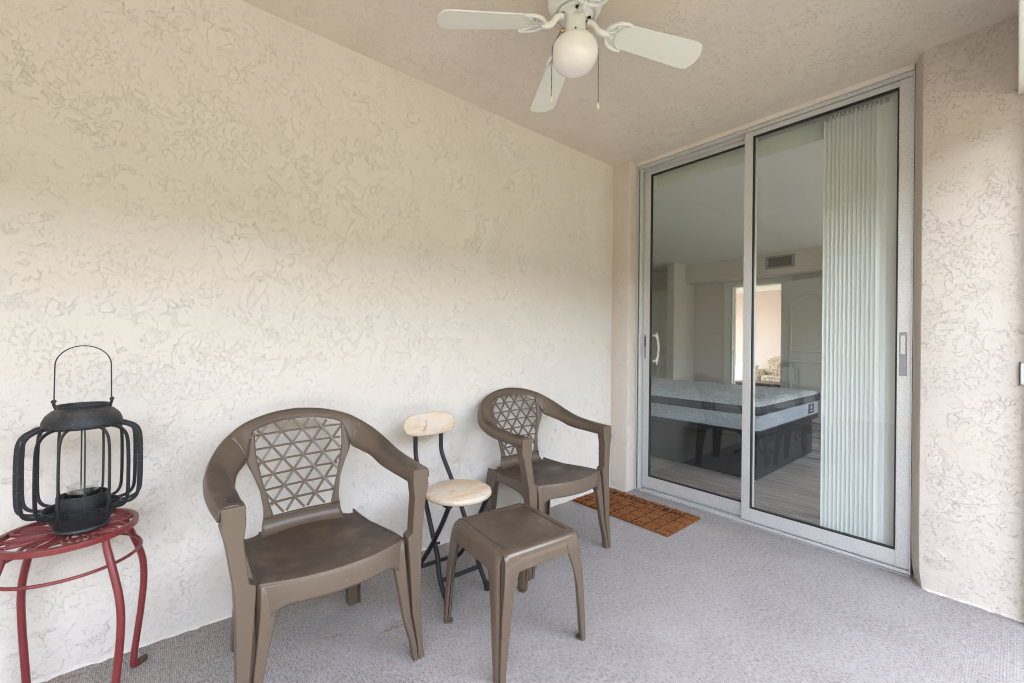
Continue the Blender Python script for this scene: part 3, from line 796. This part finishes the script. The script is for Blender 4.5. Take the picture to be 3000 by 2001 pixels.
for k in range(4):
    ang = A0 + k*math.pi/2
    Mx = Matrix.Translation((0, 0, ZB + .522*math.sin(DROOP))) @ Matrix.Rotation(ang, 4, 'Z') @ Matrix.Rotation(DROOP, 4, 'Y') @ Matrix.Rotation(PITCH_B, 4, 'X')
    if bl_me is None:
        q = bme.build("blade", MT['blade'], fan, 30, bevel=(.0015, 2)); bl_me = q.data
        q2 = brm.build("blade_bracket", MT['fan_white'], fan, 60); br_me = q2.data
    else:
        q = bpy.data.objects.new("blade", bl_me); col.objects.link(q); q.parent = fan
        md = q.modifiers.new("bevel", 'BEVEL'); md.width = .0015; md.segments = 2
        q2 = bpy.data.objects.new("blade_bracket", br_me); col.objects.link(q2); q2.parent = fan
    q.matrix_local = Mx; q2.matrix_local = Mx

# ------------------------------------------------------------------ brown resin armchairs
def xb(y, z): return -.17 - .22*(z - .42) + .75*y*y
Yin = [(.445, .102), (.56, .132), (.67, .155), (.76, .158)]
Yout = [(.36, .156), (.385, .148), (.41, .140), (.445, .135), (.475, .133), (.54, .142), (.60, .163), (.65, .185), (.70, .186), (.75, .168)]
def ztop(y): return .787 - .027*(y/.158)**2
KN = [  # P0 outer lower lip, P1 outer edge, P2 crest, P3 inner edge
 ((.247,.307,.612),(.247,.305,.643),(.247,.259,.643),(.243,.253,.600)),
 ((.12,.316,.612),(.12,.312,.645),(.12,.259,.645),(.12,.250,.602)),
 ((.0,.319,.622),(.0,.313,.656),(.0,.262,.653),(-.005,.248,.607)),
 ((-.097,.311,.648),(-.092,.304,.682),(-.088,.266,.671),(-.09,.234,.630)),
 ((-.167,.282,.688),(-.158,.276,.720),(-.150,.250,.699),(-.140,.210,.646)),
 ((-.22,.238,.730),(-.208,.236,.754),(-.199,.213,.728),(-.186,.184,.668)),
 ((-.255,.180,.768),(-.243,.180,.784),(-.236,.172,.772),(-.227,.158,.752)),
 ((-.283,.090,.795),(-.270,.090,.808),(-.262,.088,.800),(-.248,.084,ztop(.084) - .002)),
 ((-.292,0,.804),(-.278,0,.817),(-.268,0,.809),(-.252,0,ztop(0) - .002))]
def hoop(t0, t1, sgn, both=False):
    n = 64
    cur = [spline([k[i] for k in KN], n) for i in range(4)]
    lo, hi = int(t0*n), int(t1*n)
    secs = []
    def sect(i, sg):
        P = [Vector(cur[j][i]) for j in range(4)]
        mid = (P[1] + P[2])/2 + (P[2]-P[0]).cross(P[3]-P[1]).normalized()*0
        row = [P[0], P[0].lerp(P[1], .7), P[1].lerp(P[0], .08).lerp(P[2], .06), P[1].lerp(P[2], .35), P[1].lerp(P[2], .75), P[2].lerp(P[3], .10), P[2].lerp(P[3], .55), P[3]]
        return [Vector((p_.x, p_.y*sg, p_.z)) for p_ in row]
    if not both:
        secs = [sect(i, sgn) for i in range(lo, hi + 1)]
    else:
        secs = [sect(i, 1) for i in range(lo, n + 1)] + [sect(i, -1) for i in range(n - 1, lo - 1, -1)]
    return MB().loft(secs, closed=False)
def make_chair():
    m = MT['resin']
    ch = thing("resin_armchair", "x", "chair")
    bk = hoop(.615, 1, 1, True).build("backrest", m, ch, 60, solid=(.007, 1))
    # stiles and lumbar joined to the backrest
    st = MB()
    for s_ in (-1, 1):
        nz = 24
        def f(u, v, s_=s_):
            z = .440 + (.748 - .440)*v; yi = interp(Yin, z); yo = interp(Yout, z); y_ = yi + (yo - yi)*u
            return (xb(y_, z) + .002, s_*y_, z)
        st.grid(6, nz, f)
    def lum(u, v):
        z = .372 + (.446 - .372)*v; yo = interp(Yout, z); y_ = (u - .5)*2*yo
        x = xb(y_, .446) + .002
        if z < .446: x += .055*((.446 - z)/.074)**3
        return (x, y_, z)
    st.grid(24, 10, lum)
    st.build("back_frame", m, bk, 60, solid=(.009, 0))
    # bead round the lattice
    bead = []
    for k in range(13): z = .447 + (.758 - .447)*k/12; bead.append((xb(interp(Yin, z), z) + .006, interp(Yin, z) + .004, z))
    for k in range(1, 12): y_ = .158 - .316*k/12; bead.append((xb(y_, ztop(y_)) + .006, y_, ztop(y_) + .002))
    for k in range(13): z = .758 - (.758 - .447)*k/12; bead.append((xb(interp(Yin, z), z) + .006, -interp(Yin, z) - .004, z))
    bead.append((xb(.05, .443) + .006, -.05, .443)); bead.append((xb(.05, .443) + .006, .05, .443))
    MB().tube(bead, .0035, 6, True).build("lattice_bead", m, bk, 80)
    # lattice bars: rows and two diagonals, each its own piece
    def inside(y_, z): return .443 <= z <= ztop(y_) + .004 and abs(y_) <= interp(Yin, z) + .004
    rows = [.742 - .0498*k for k in range(6)]
    def bar_obj(p0, p1, w, dx):
        n = 40; run = [(p0[0] + (p1[0]-p0[0])*k/n, p0[1] + (p1[1]-p0[1])*k/n) for k in range(n+1)]
        run = [q for q in run if inside(*q)]
        if len(run) < 5: return
        run = [run[0]] + run[4:-4:4] + [run[-1]]
        MB().strap([(xb(a, b) + dx, a, b) for a, b in run], w, .006, lambda i, tg: Vector((0, 0, 1)) if abs(tg.y) > .8 else Vector((0, 1, 0))).build("lattice_bar", m, bk, None)
    for z in rows: bar_obj((-.17, z - .004), (.17, z + .004), .0068, .0005)
    pit, rs = .0735, .0498
    sl = (pit/2)/rs
    for k in range(-4, 5):
        y0 = k*pit + .012
        for s_, dx in ((1, .0028), (-1, -.0018)):
            zc = rows[2]
            bar_obj((y0 + s_*sl*(zc - .83), .83), (y0 + s_*sl*(zc - .42), .42), .0084, dx)
    # armrests
    for s_ in (-1, 1):
        ar = hoop(0, .625, s_).build("armrest", m, ch, 60, solid=(.007, 1))
        if s_ < 0: MB().box(.165, .220, min(s_*.262, s_*.286), max(s_*.262, s_*.286), .6470, .6522).build("arm_slot", MT['resin_dark'], ar, None)
    # seat
    def fx(y_): return .247 + .052*max(0, 1 - (y_/.222)**2)
    def seat(u, v):
        yw = interp([(0, .188), (.12, .205), (.5, .212), (1, .222)], v); y_ = (u - .5)*2*yw
        sm_ = max(0, min(1, (abs(y_) - .125)/.05)); sm_ = sm_*sm_*(3 - 2*sm_); x0 = -.165 + .018*sm_
        x = x0 + (fx(y_) - x0)*v
        z = interp([(0, .392), (.1, .388), (.35, .392), (.75, .408), (.93, .417), (1, .416)], v)
        z -= .012*(1 - (y_/yw)**2)*math.sin(math.pi*min(1, v*1.02))
        if v < .12: z += .008*(1 - v/.12)*(1 - sm_)
        return (x, y_, z)
    MB().grid(36, 36, seat).build("seat", m, ch, 60, solid=(.007, -1))
    MB().tube([(fx(y_) - .001, y_, .4135) for y_ in [(.212 - .424*k/40) for k in range(41)]], .0062, 10).build("front_bead", m, ch, 80)
    def apron(u, v):
        y_ = (u - .5)*2*.222
        a = abs(y_)
        zb = .353 if a < .125 else .353 - .095*((a - .125)/.097)**3
        zt = .4165
        z = zt + (zb - zt)*v
        return (fx(y_) + .004*math.sin(min(1, v*2.2)*math.pi/2) + .008*v*min(1, .06/max(.001, zt - zb)), y_, z)
    MB().grid(44, 8, apron).build("front_apron", m, ch, 60, solid=(.007, 0))
    for s_ in (-1, 1):
        def side(u, v, s_=s_):
            x = -.155 + .375*u; zt = interp([(0, .392), (.35, .392), (.8, .410), (1, .416)], u)
            zb = .352 - .075*(abs(u - .5)*2)**4
            yy = interp([(0, .196), (.5, .210), (1, .219)], u) + .006*v
            return (x, s_*yy, zt + (zb - zt)*v)
        MB().grid(20, 5, side).build("side_apron", m, ch, 60, solid=(.006, 0))
    # legs
    for s_ in (-1, 1):
        lg = MB()
        def col_(tab, depth_tab):
            secs = []
            for z, xf, ya, yb in tab:
                d = interp(depth_tab, z)
                secs.append([(xf, s_*ya, z), (xf, s_*yb, z), (xf - d, s_*yb, z), (xf - d, s_*ya, z)])
            lg.loft(secs)
        dt = [(0, .030), (.35, .045), (.64, .05)]
        col_([(0, .282, .282, .264), (.06, .2815, .279, .258), (.165, .279, .271, .240), (.30, .276, .272, .232), (.40, .272, .276, .226), (.425, .270, .278, .225), (.434, .269, .279, .242), (.46, .267, .283, .244), (.55, .259, .297, .254), (.592, .2575, .3085, .2490), (.602, .2565, .3055, .2485), (.6465, .2565, .307, .2500)], dt)
        col_([(0, .281, .262, .246), (.06, .2815, .254, .236), (.165, .2795, .232, .207), (.26, .2765, .222, .190), (.315, .2735, .218, .180), (.345, .2715, .216, .172), (.37, .2690, .215, .168), (.40, .2640, .214, .166), (.412, .256, .213, .166)], [(0, .03), (.35, .02), (.42, .012)])
        lg.loft([[(x, s_*ya, z), (x, s_*yb, z), (x - .008, s_*yb, z), (x - .008, s_*ya, z)] for z, x, ya, yb in ((.01, .272, .266, .260), (.2, .262, .243, .225), (.40, .240, .229, .211))])
        lo = lg.build("leg", m, ch, 40, bevel=(.0035, 2))
        MB().lathe([(0, 0), (.019, 0), (.019, .012), (.017, .014), (0, .014)], 20, (.262, s_*.272, 0)).build("foot_pad", m, lo, 40)
        # rear leg: front web, outer flange
        rl = MB()
        rl.loft([[(x, s_*yi, z), (x, s_*yo, z), (x - .008, s_*yo, z), (x - .008, s_*yi, z)] for z, x, yi, yo in ((0, -.166, .184, .2205), (.02, -.166, .1835, .2205), (.30, -.150, .160, .207), (.36, -.145, .148, .202), (.392, -.142, .14, .198))])
        rl.loft([[(xa, s_*y_, z), (xa, s_*(y_ - .008), z), (xb_, s_*(y_ - .008), z), (xb_, s_*y_, z)] for z, xa, xb_, y_ in ((0, -.160, -.205, .228), (.30, -.120, -.20, .2145), (.36, -.100, -.195, .209), (.392, -.095, -.19, .205))])
        rl.loft([[(xa, s_*y_, z), (xa, s_*(y_ + .008), z), (xb_, s_*(y_ + .008), z), (xb_, s_*y_, z)] for z, xa, xb_, y_ in ((0, -.165, -.205, .180), (.30, -.152, -.20, .156), (.392, -.145, -.185, .138))])
        rl.build("leg", m, ch, 40, bevel=(.003, 2))
    return ch
GR = "matching brown resin patio chairs"
chA = make_chair()
chA.location = (-1.603, .444, 0)
tag(chA, "brown resin armchair with lattice back, between the red plant stand and the wooden folding stool", "chair", GR)
chB = copy_tree(chA)
chB.location = (-1.700, 1.626, 0); chB.rotation_euler = (0, 0, R(-4))
tag(chB, "brown resin armchair with lattice back, in the corner beside the doormat", "chair", GR)

# ------------------------------------------------------------------ resin side table
tb = thing("side_table", "square brown resin side table before the folding stool", "table", (-1.237, 1.060, 0), R(-4.8))
g = MT['resin_gloss']
MB().box(-.1385, .1385, -.1385, .1385, .386, .3980).build("top_panel", g, tb, None, bevel=(.002, 2))
def rotz(mb, a):
    ca, sa = round(math.cos(a)), round(math.sin(a))
    mb.v = [(x*ca - y_*sa, x*sa + y_*ca, z) for x, y_, z in mb.v]; return mb
for k in range(4):
    # rounded side strip: runs along the local y axis at +x
    mb = MB(); secs = []
    prof = [(.1415, .384), (.1415, .3985), (.1445, .4005), (.158, .4005), (.168, .398), (.1755, .390), (.1800, .377), (.1835, .36), (.1875, .335)]
    N = 30
    for i in range(N + 1):
        s_ = -.160 + .320*i/N; a = abs(s_)/.160
        zb = .336 if a < .62 else .336 - .060*((a - .62)/.38)**2
        row_ = []
        for (r_, z) in prof:
            zz = z if z > .36 else (.36 if z == .36 else zb)
            sq = 0
            if a > .90: zz -= .007*((a-.90)/.10)**2
            row_.append((r_, s_, zz))
        row_ += [(r_ - .007, s_, z_ - .004) for r_, s__, z_ in reversed(row_[3:])] + [(.144, s_, .388)]
        secs.append(row_)
    rotz(mb.loft(secs), k*math.pi/2).build("side_strip", g, tb, 55)
for k in range(4):
    mb = MB()
    for sw_ in (0, 1):
        secs = []
        for z, r_, s0, s1 in ((0, .2010, .170, .1900), (.03, .2008, .169, .1895), (.12, .1990, .158, .186), (.22, .1965, .146, .180), (.28, .1925, .132, .1720), (.315, .1898, .120, .1680), (.345, .1875, .108, .165), (.36, .1850, .108, .163), (.376, .1808, .108, .162), (.388, .1752, .108, .161), (.394, .168, .108, .160)):
            q_ = [(r_, s0), (r_ - .0005, s0 + .5*(s1 - s0)), (r_, s1 - .006), (r_ - .004, s1), (r_ - .016, s1 - .002), (r_ - .012, s1 - .01), (r_ - .009, s0)]
            secs.append([((a, b, z) if not sw_ else (b, a, z)) for a, b in q_])
        mb.loft(secs)
    mb.loft([[(c_, c_ - .02, z), (c_, c_, z), (c_ - .02, c_, z), (c_ - .014, c_ - .014, z)] for z, c_ in ((0, .190), (.2, .179), (.34, .166), (.390, .158))])
    lo = rotz(mb, k*math.pi/2).build("leg", g, tb, 45)
    rotz(MB().lathe([(0, 0), (.017, 0), (.017, .005), (.016, .006), (0, .006)], 20, (.180, .180, 0)), k*math.pi/2).build("foot_pad", g, lo, 40)

# ------------------------------------------------------------------ wooden folding stool with back
fs = thing("folding_stool", "folding stool with round weathered wood seat, wood backrest and black tube legs", "stool", (-1.60, 1.043, 0), R(-2))
sp_ = [(0, .4135), (.135, .4135), (.1445, .418), (.1475, .427), (.1455, .436), (.137, .4405), (0, .4415)]
MB().lathe(sp_, 56).build("seat", MT['wood'], fs, 50)
mb = MB(); secs = []
def stad(k, n=40):
    a = 2*math.pi*k/n; e = lambda w, q: math.copysign(abs(w)**q, w)
    return .138*e(math.cos(a), .62), .054*e(math.sin(a), .78)
for d, sc in ((-.011, .90), (-.009, .965), (-.004, 1), (.004, 1), (.009, .965), (.011, .90)):
    secs.append([(-.252 + d + .35*(stad(k)[0]*sc)**2 - .16*stad(k)[1]*sc, -.018 + stad(k)[0]*sc, .694 + stad(k)[1]*sc) for k in range(40)])
MB().loft(secs).build("backrest", MT['wood'], fs, 50)
for s_ in (-1, 1):
    wt, wb = .069, .100
    pts = spline([(-.258, s_*wt - .018, .69), (-.258, s_*wt - .018, .60), (-.256, s_*wt - .017, .555), (-.235, s_*(wt+.003) - .015, .51), (-.165, s_*(wt+.012) - .008, .40), (-.055, s_*(wt+.022), .222), (-.015, s_*(wt+.024), .160), (.020, s_*wb, .085), (.088, s_*wb - .002, .012)], 40)
    pts = [p_ for p_ in pts]
    b_ = MB().tube(pts, .0105, 10).build("back_leg", MT['black'], fs, 60)
    MB().lathe([(0, 0), (.0135, 0), (.0135, .03), (.012, .034), (0, .034)], 14, (.090, s_*wb - .002, 0)).build("rubber_foot", MT['black'], b_, 40)
    wf = .116
    pts = spline([(.085, s_*wf*.84, .406), (.030, s_*wf*.85, .318), (-.045, s_*wf*.90, .205), (-.10, s_*wf*.93, .135), (-.165, s_*wf, .055), (-.222, s_*wf, .012)], 30)
    a_ = MB().tube(pts, .0105, 10).build("front_leg", MT['black'], fs, 60)
    MB().lathe([(0, 0), (.0135, 0), (.0135, .03), (.012, .034), (0, .034)], 14, (-.224, s_*wf, 0)).build("rubber_foot", MT['black'], a_, 40)
    MB().tube([(-.040, s_*.070, .205), (-.040, s_*.118, .205)], .006, 8).build("pivot_bolt", MT['black'], fs, 60)
    MB().box(-.02, .10, min(s_*.088, s_*.112), max(s_*.088, s_*.112), .4065, .4134).build("seat_bracket", MT['black'], fs, None)
MB().tube([(.030, -.099, .078), (.030, .099, .078)], .009, 10).build("crossbar", MT['black'], fs, 60)
MB().tube([(-.170, -.115, .052), (-.170, .115, .052)], .009, 10).build("crossbar", MT['black'], fs, 60)

# ------------------------------------------------------------------ red plant stand
PSX, PSY, PSZ = -1.783, -.185, .540
ps = thing("plant_stand", "red metal plant stand with a flower pattern top and curved legs", "plant stand", (PSX, PSY, 0))
def ringz(r_, z, w, hgt, n=72):
    secs = []
    for k in range(n):
        a = 2*math.pi*k/n; c_, s_ = math.cos(a), math.sin(a)
        secs.append([((r_)*c_, (r_)*s_, z - hgt), ((r_)*c_, (r_)*s_, z), ((r_ - w)*c_, (r_ - w)*s_, z), ((r_ - w)*c_, (r_ - w)*s_, z - hgt)])
    return MB().ring(secs)
ringz(.152, PSZ, .013, .017).build("rim", MT['red'], ps, 40, bevel=(.002, 2))
for k in range(8):
    a = R(45*k + 14); ca, sa = math.cos(a), math.sin(a)
    loop = [(.087 + .055*math.cos(t_), .026*math.sin(t_)*(1 + .25*math.cos(t_))) for t_ in [2*math.pi*i/28 for i in range(28)]]
    MB().tube([(x*ca - y_*sa, x*sa + y_*ca, PSZ - .006) for x, y_ in loop], .0052, 8, True).build("petal", MT['red'], ps, 70)
    inner = [(.083 + .036*math.cos(t_), .011*math.sin(t_)) for t_ in [2*math.pi*i/20 for i in range(20)]]
    MB().tube([(x*ca - y_*sa, x*sa + y_*ca, PSZ - .007) for x, y_ in inner], .0040, 7, True).build("petal_vein", MT['red'], ps, 70)
MB().lathe([(0, PSZ - .012), (.034, PSZ - .012), (.038, PSZ - .007), (.034, PSZ - .002), (0, PSZ - .001)], 24).build("flower_centre", MT['red'], ps, 50)
MB().tube([(.158*math.cos(2*math.pi*k/60), .158*math.sin(2*math.pi*k/60), .452) for k in range(60)], .0048, 8, True).build("brace_ring", MT['red'], ps, 70)
for k in range(4):
    a = R(126 - 90*k); ca, sa = math.cos(a), math.sin(a)
    pr_leg = spline([(.140, .525), (.150, .49), (.174, .43), (.197, .36), (.203, .29), (.196, .20), (.184, .11), (.175, .045), (.1735, .016), (.178, .0085), (.192, .0075)], 40)
    rr_ = [.0085 + .0010*min(1, i/6) for i in range(41)]
    lo = MB().tube([(r_*ca, r_*sa, z) for r_, z in pr_leg], [min(q, .0088) if i > 36 else q for i, q in enumerate(rr_)], 12).build("leg", MT['red'], ps, 60)
    MB().tube([(r_*ca, r_*sa, .0105) for r_ in (.188, .212)], .0105, 10).build("foot_cap", MT['rust_cap'], lo, 40)

# ------------------------------------------------------------------ black rib lantern with a jar
LZ = PSZ + .001
ln = thing("rib_lantern", "black metal lantern with bowed ribs and a hoop handle on the red stand", "lantern", (-1.765, -.158, LZ))
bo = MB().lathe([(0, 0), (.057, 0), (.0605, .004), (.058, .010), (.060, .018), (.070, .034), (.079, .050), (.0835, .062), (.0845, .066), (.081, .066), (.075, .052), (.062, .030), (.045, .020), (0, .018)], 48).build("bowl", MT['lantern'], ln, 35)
ring_prof = [(.0535, .054), (.0550, .054), (.0550, .099), (.0535, .100), (.0525, .099), (.0525, .054)]
MB().ring([[(r_*math.cos(2*math.pi*k/40), r_*math.sin(2*math.pi*k/40), z) for r_, z in ring_prof] for k in range(40)]).build("candle_ring", MT['lantern'], ln, 35)
MB().ring([[(r_*math.cos(2*math.pi*k/40), r_*math.sin(2*math.pi*k/40), z - .002) for r_, z in ((.0415, .05), (.0430, .05), (.0430, .100), (.0415, .100))] for k in range(40)]).build("inner_ring", MT['lantern'], ln, 35)
for k in range(4):
    a = R(20 + 90*k)
    MB().tube([(.049*math.cos(a), .049*math.sin(a), .056), (.080*math.cos(a), .080*math.sin(a), .058)], .0025, 6).build("spoke", MT['lantern'], ln)
MB().lathe([(0, .046), (.0520, .046), (.0520, .052), (0, .052)], 32).build("cup_floor", MT['lantern'], ln, 35)
NR = 16
rib_prof = spline([(.080, .060), (.098, .0615), (.116, .068), (.1265, .085), (.1295, .12), (.130, .17), (.1295, .22), (.1265, .262), (.117, .284), (.100, .296), (.082, .3005)], 30)
rb_me = None
for k in range(NR):
    if rb_me is None:
        q = MB().strap([(r_, 0, z) for r_, z in rib_prof], .0036, .0085, (0, 1, 0)).build("rib", MT['lantern'], ln, 40); rb_me = q.data
    else:
        q = bpy.data.objects.new("rib", rb_me); col.objects.link(q); q.parent = ln
    q.rotation_euler = (0, 0, 2*math.pi*(k + .3)/NR)
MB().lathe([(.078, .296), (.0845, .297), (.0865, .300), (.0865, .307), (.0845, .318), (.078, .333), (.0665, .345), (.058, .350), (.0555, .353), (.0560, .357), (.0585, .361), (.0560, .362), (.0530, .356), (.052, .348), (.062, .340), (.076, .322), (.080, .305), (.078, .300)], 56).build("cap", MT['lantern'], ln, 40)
hp = [(0, -.0575, .352), (0, -.0575, .372)]
ha = MB()
for s_ in (-1, 1):
    MB().tube([(-.002, s_*.0545, .345), (.004, s_*.060, .366), (0, s_*.0615, .374)], .0038, 8).build("handle_lug", MT['lantern'], ln)
    MB().tube([(-.006, s_*.0605, .3735), (.006, s_*.0605, .3735)], .0055, 10).build("handle_rivet", MT['lantern'], ln)
hpts = [(0, -.0595, .370), (0, -.0590, .43)] + [(0, -.0585*math.cos(t_), .475 + .058*math.sin(t_)) for t_ in [math.pi*i/24 for i in range(25)]] + [(0, .0590, .43), (0, .0595, .370)]
MB().strap(hpts, .0090, .0030, (1, 0, 0)).build("handle", MT['lantern'], ln, 40).rotation_euler = (0, 0, R(6))
jr = thing("glass_jar", "small clear glass jar with a threaded neck inside the lantern", "jar", (-1.765, -.158, LZ + .0521))
jp = [(0, 0), (.030, 0), (.0335, .004), (.0335, .040), (.0345, .046), (.0325, .050), (.0345, .054), (.0325, .058), (.0345, .062), (.0325, .066), (.0335, .075), (.0315, .0755), (.0300, .066), (.0300, .05), (.0305, .006), (0, .004)]
MB().lathe(jp, 40).build("jar_body", MT['jar_glass'], jr, 60)
MB().lathe([(0, .0045), (.029, .0045), (.0292, .012), (.02, .016), (0, .014)], 24).build("candle_stub", MT['soot'], jr, 50)

# ------------------------------------------------------------------ coir doormat
MW, MD = .712, .398
mt = thing("doormat", "rust brown coir doormat with black lines and upside-down WELCOME lettering", "doormat", (-1.628, 2.432, 0), R(.5))
def matf(u, v):
    x = (u - .5)*MW; y_ = (v - .5)*MD
    e = min(.5 - abs(u - .5), 1)*MW; e2 = (.5 - abs(v - .5))*MD
    k = min(1, min(e, e2)/.012)
    return (x + random.uniform(-.0012, .0012), y_ + random.uniform(-.0012, .0012), .004 + .010*math.sqrt(max(0, k)) + random.uniform(-.0012, .0012))
mm = MB().grid(140, 80, matf)
rim_ = rrect(-MW/2, MW/2, -MD/2, MD/2, .004, 0, 1)
mm.loft([[(x, y_, .0005) for x, y_, z in rim_], [(x, y_, .0045) for x, y_, z in rim_]])
mm.build("mat_base", MT['coir'], mt, 180)
ZL = .0150
def ink_line(x0, y0, x1, y1, w):
    n = max(3, int(math.hypot(x1-x0, y1-y0)/.012)); pts = [(x0 + (x1-x0)*i/n + random.uniform(-.0006, .0006), y0 + (y1-y0)*i/n + random.uniform(-.0006, .0006), ZL - .0035) for i in range(n+1)]
    d = Vector((-(y1-y0), x1-x0, 0)).normalized()
    return MB().strap(pts, [w*random.uniform(.6, 1.2) for _ in pts], .008, tuple(d))
NCOL = 9
cw = MW/NCOL
for k in range(1, NCOL):
    x = -MW/2 + cw*k
    ink_line(x, -MD/2 + .004, x, MD/2 - .004, .0042).build("ink_stripe", MT['ink'], mt, None)
for k in range(NCOL):
    off = (.0 if k % 2 else .5)
    for j in range(5):
        y_ = -MD/2 + MD*(j + off)/4.6
        if abs(y_) < MD/2 - .02:
            x = -MW/2 + cw*k
            ink_line(x + .004, y_, x + cw - .004, y_, .0026).build("ink_joint", MT['ink'], mt, None)
lx_ = [1.0]
for i, chr_ in enumerate("WELCOME"):
    cu = bpy.data.curves.new("letter", 'FONT'); cu.body = chr_; cu.size = .068; cu.extrude = .0035; cu.align_x = 'CENTER'; cu.align_y = 'CENTER'
    tmp = bpy.data.objects.new("tmp_letter", cu); col.objects.link(tmp)
    dg = bpy.context.evaluated_depsgraph_get()
    me = bpy.data.meshes.new_from_object(tmp.evaluated_get(dg)); bpy.data.objects.remove(tmp)
    me.materials.clear(); me.materials.append(MT['ink'])
    q = bpy.data.objects.new("letter", me); col.objects.link(q); q.parent = mt
    q.location = (MW/2 - cw*(i + 1.5), .128, ZL - .0015); q.rotation_euler = (0, 0, math.pi)
# loose fibres of the pile, too many to count
fb = MB()
for i in range(15000):
    x = random.uniform(-MW/2, MW/2); y_ = random.uniform(-MD/2, MD/2)
    if random.random() < .25:
        if random.random() < .6: y_ = -MD/2 + random.gauss(.002, .004)
        else: x = MW/2 - random.gauss(.002, .004)
    e = min(MW/2 - abs(x), MD/2 - abs(y_)); z = .004 + .0095*math.sqrt(max(0, min(1, e/.012)))
    a = random.uniform(0, 2*math.pi); l_ = random.uniform(.004, .010); w = .0008
    if ((x + MW/2) % cw) < .004 or ((x + MW/2) % cw) > cw - .004:
        l_ *= .25
    dx, dy = math.cos(a)*l_*.7, math.sin(a)*l_*.7; px, py = -math.sin(a)*w, math.cos(a)*w
    o_ = len(fb.v)
    fb.v += [(x - px, y_ - py, z - .001), (x + px, y_ + py, z - .001), (x + dx, y_ + dy, z + l_*.55)]
    fb.f.append((o_, o_ + 1, o_ + 2))
me = bpy.data.meshes.new("coir_fibre"); me.from_pydata(fb.v, [], fb.f); me.materials.append(MT['coir'])
q = bpy.data.objects.new("coir_fibre", me); col.objects.link(q); q.parent = mt; q["kind"] = "stuff"
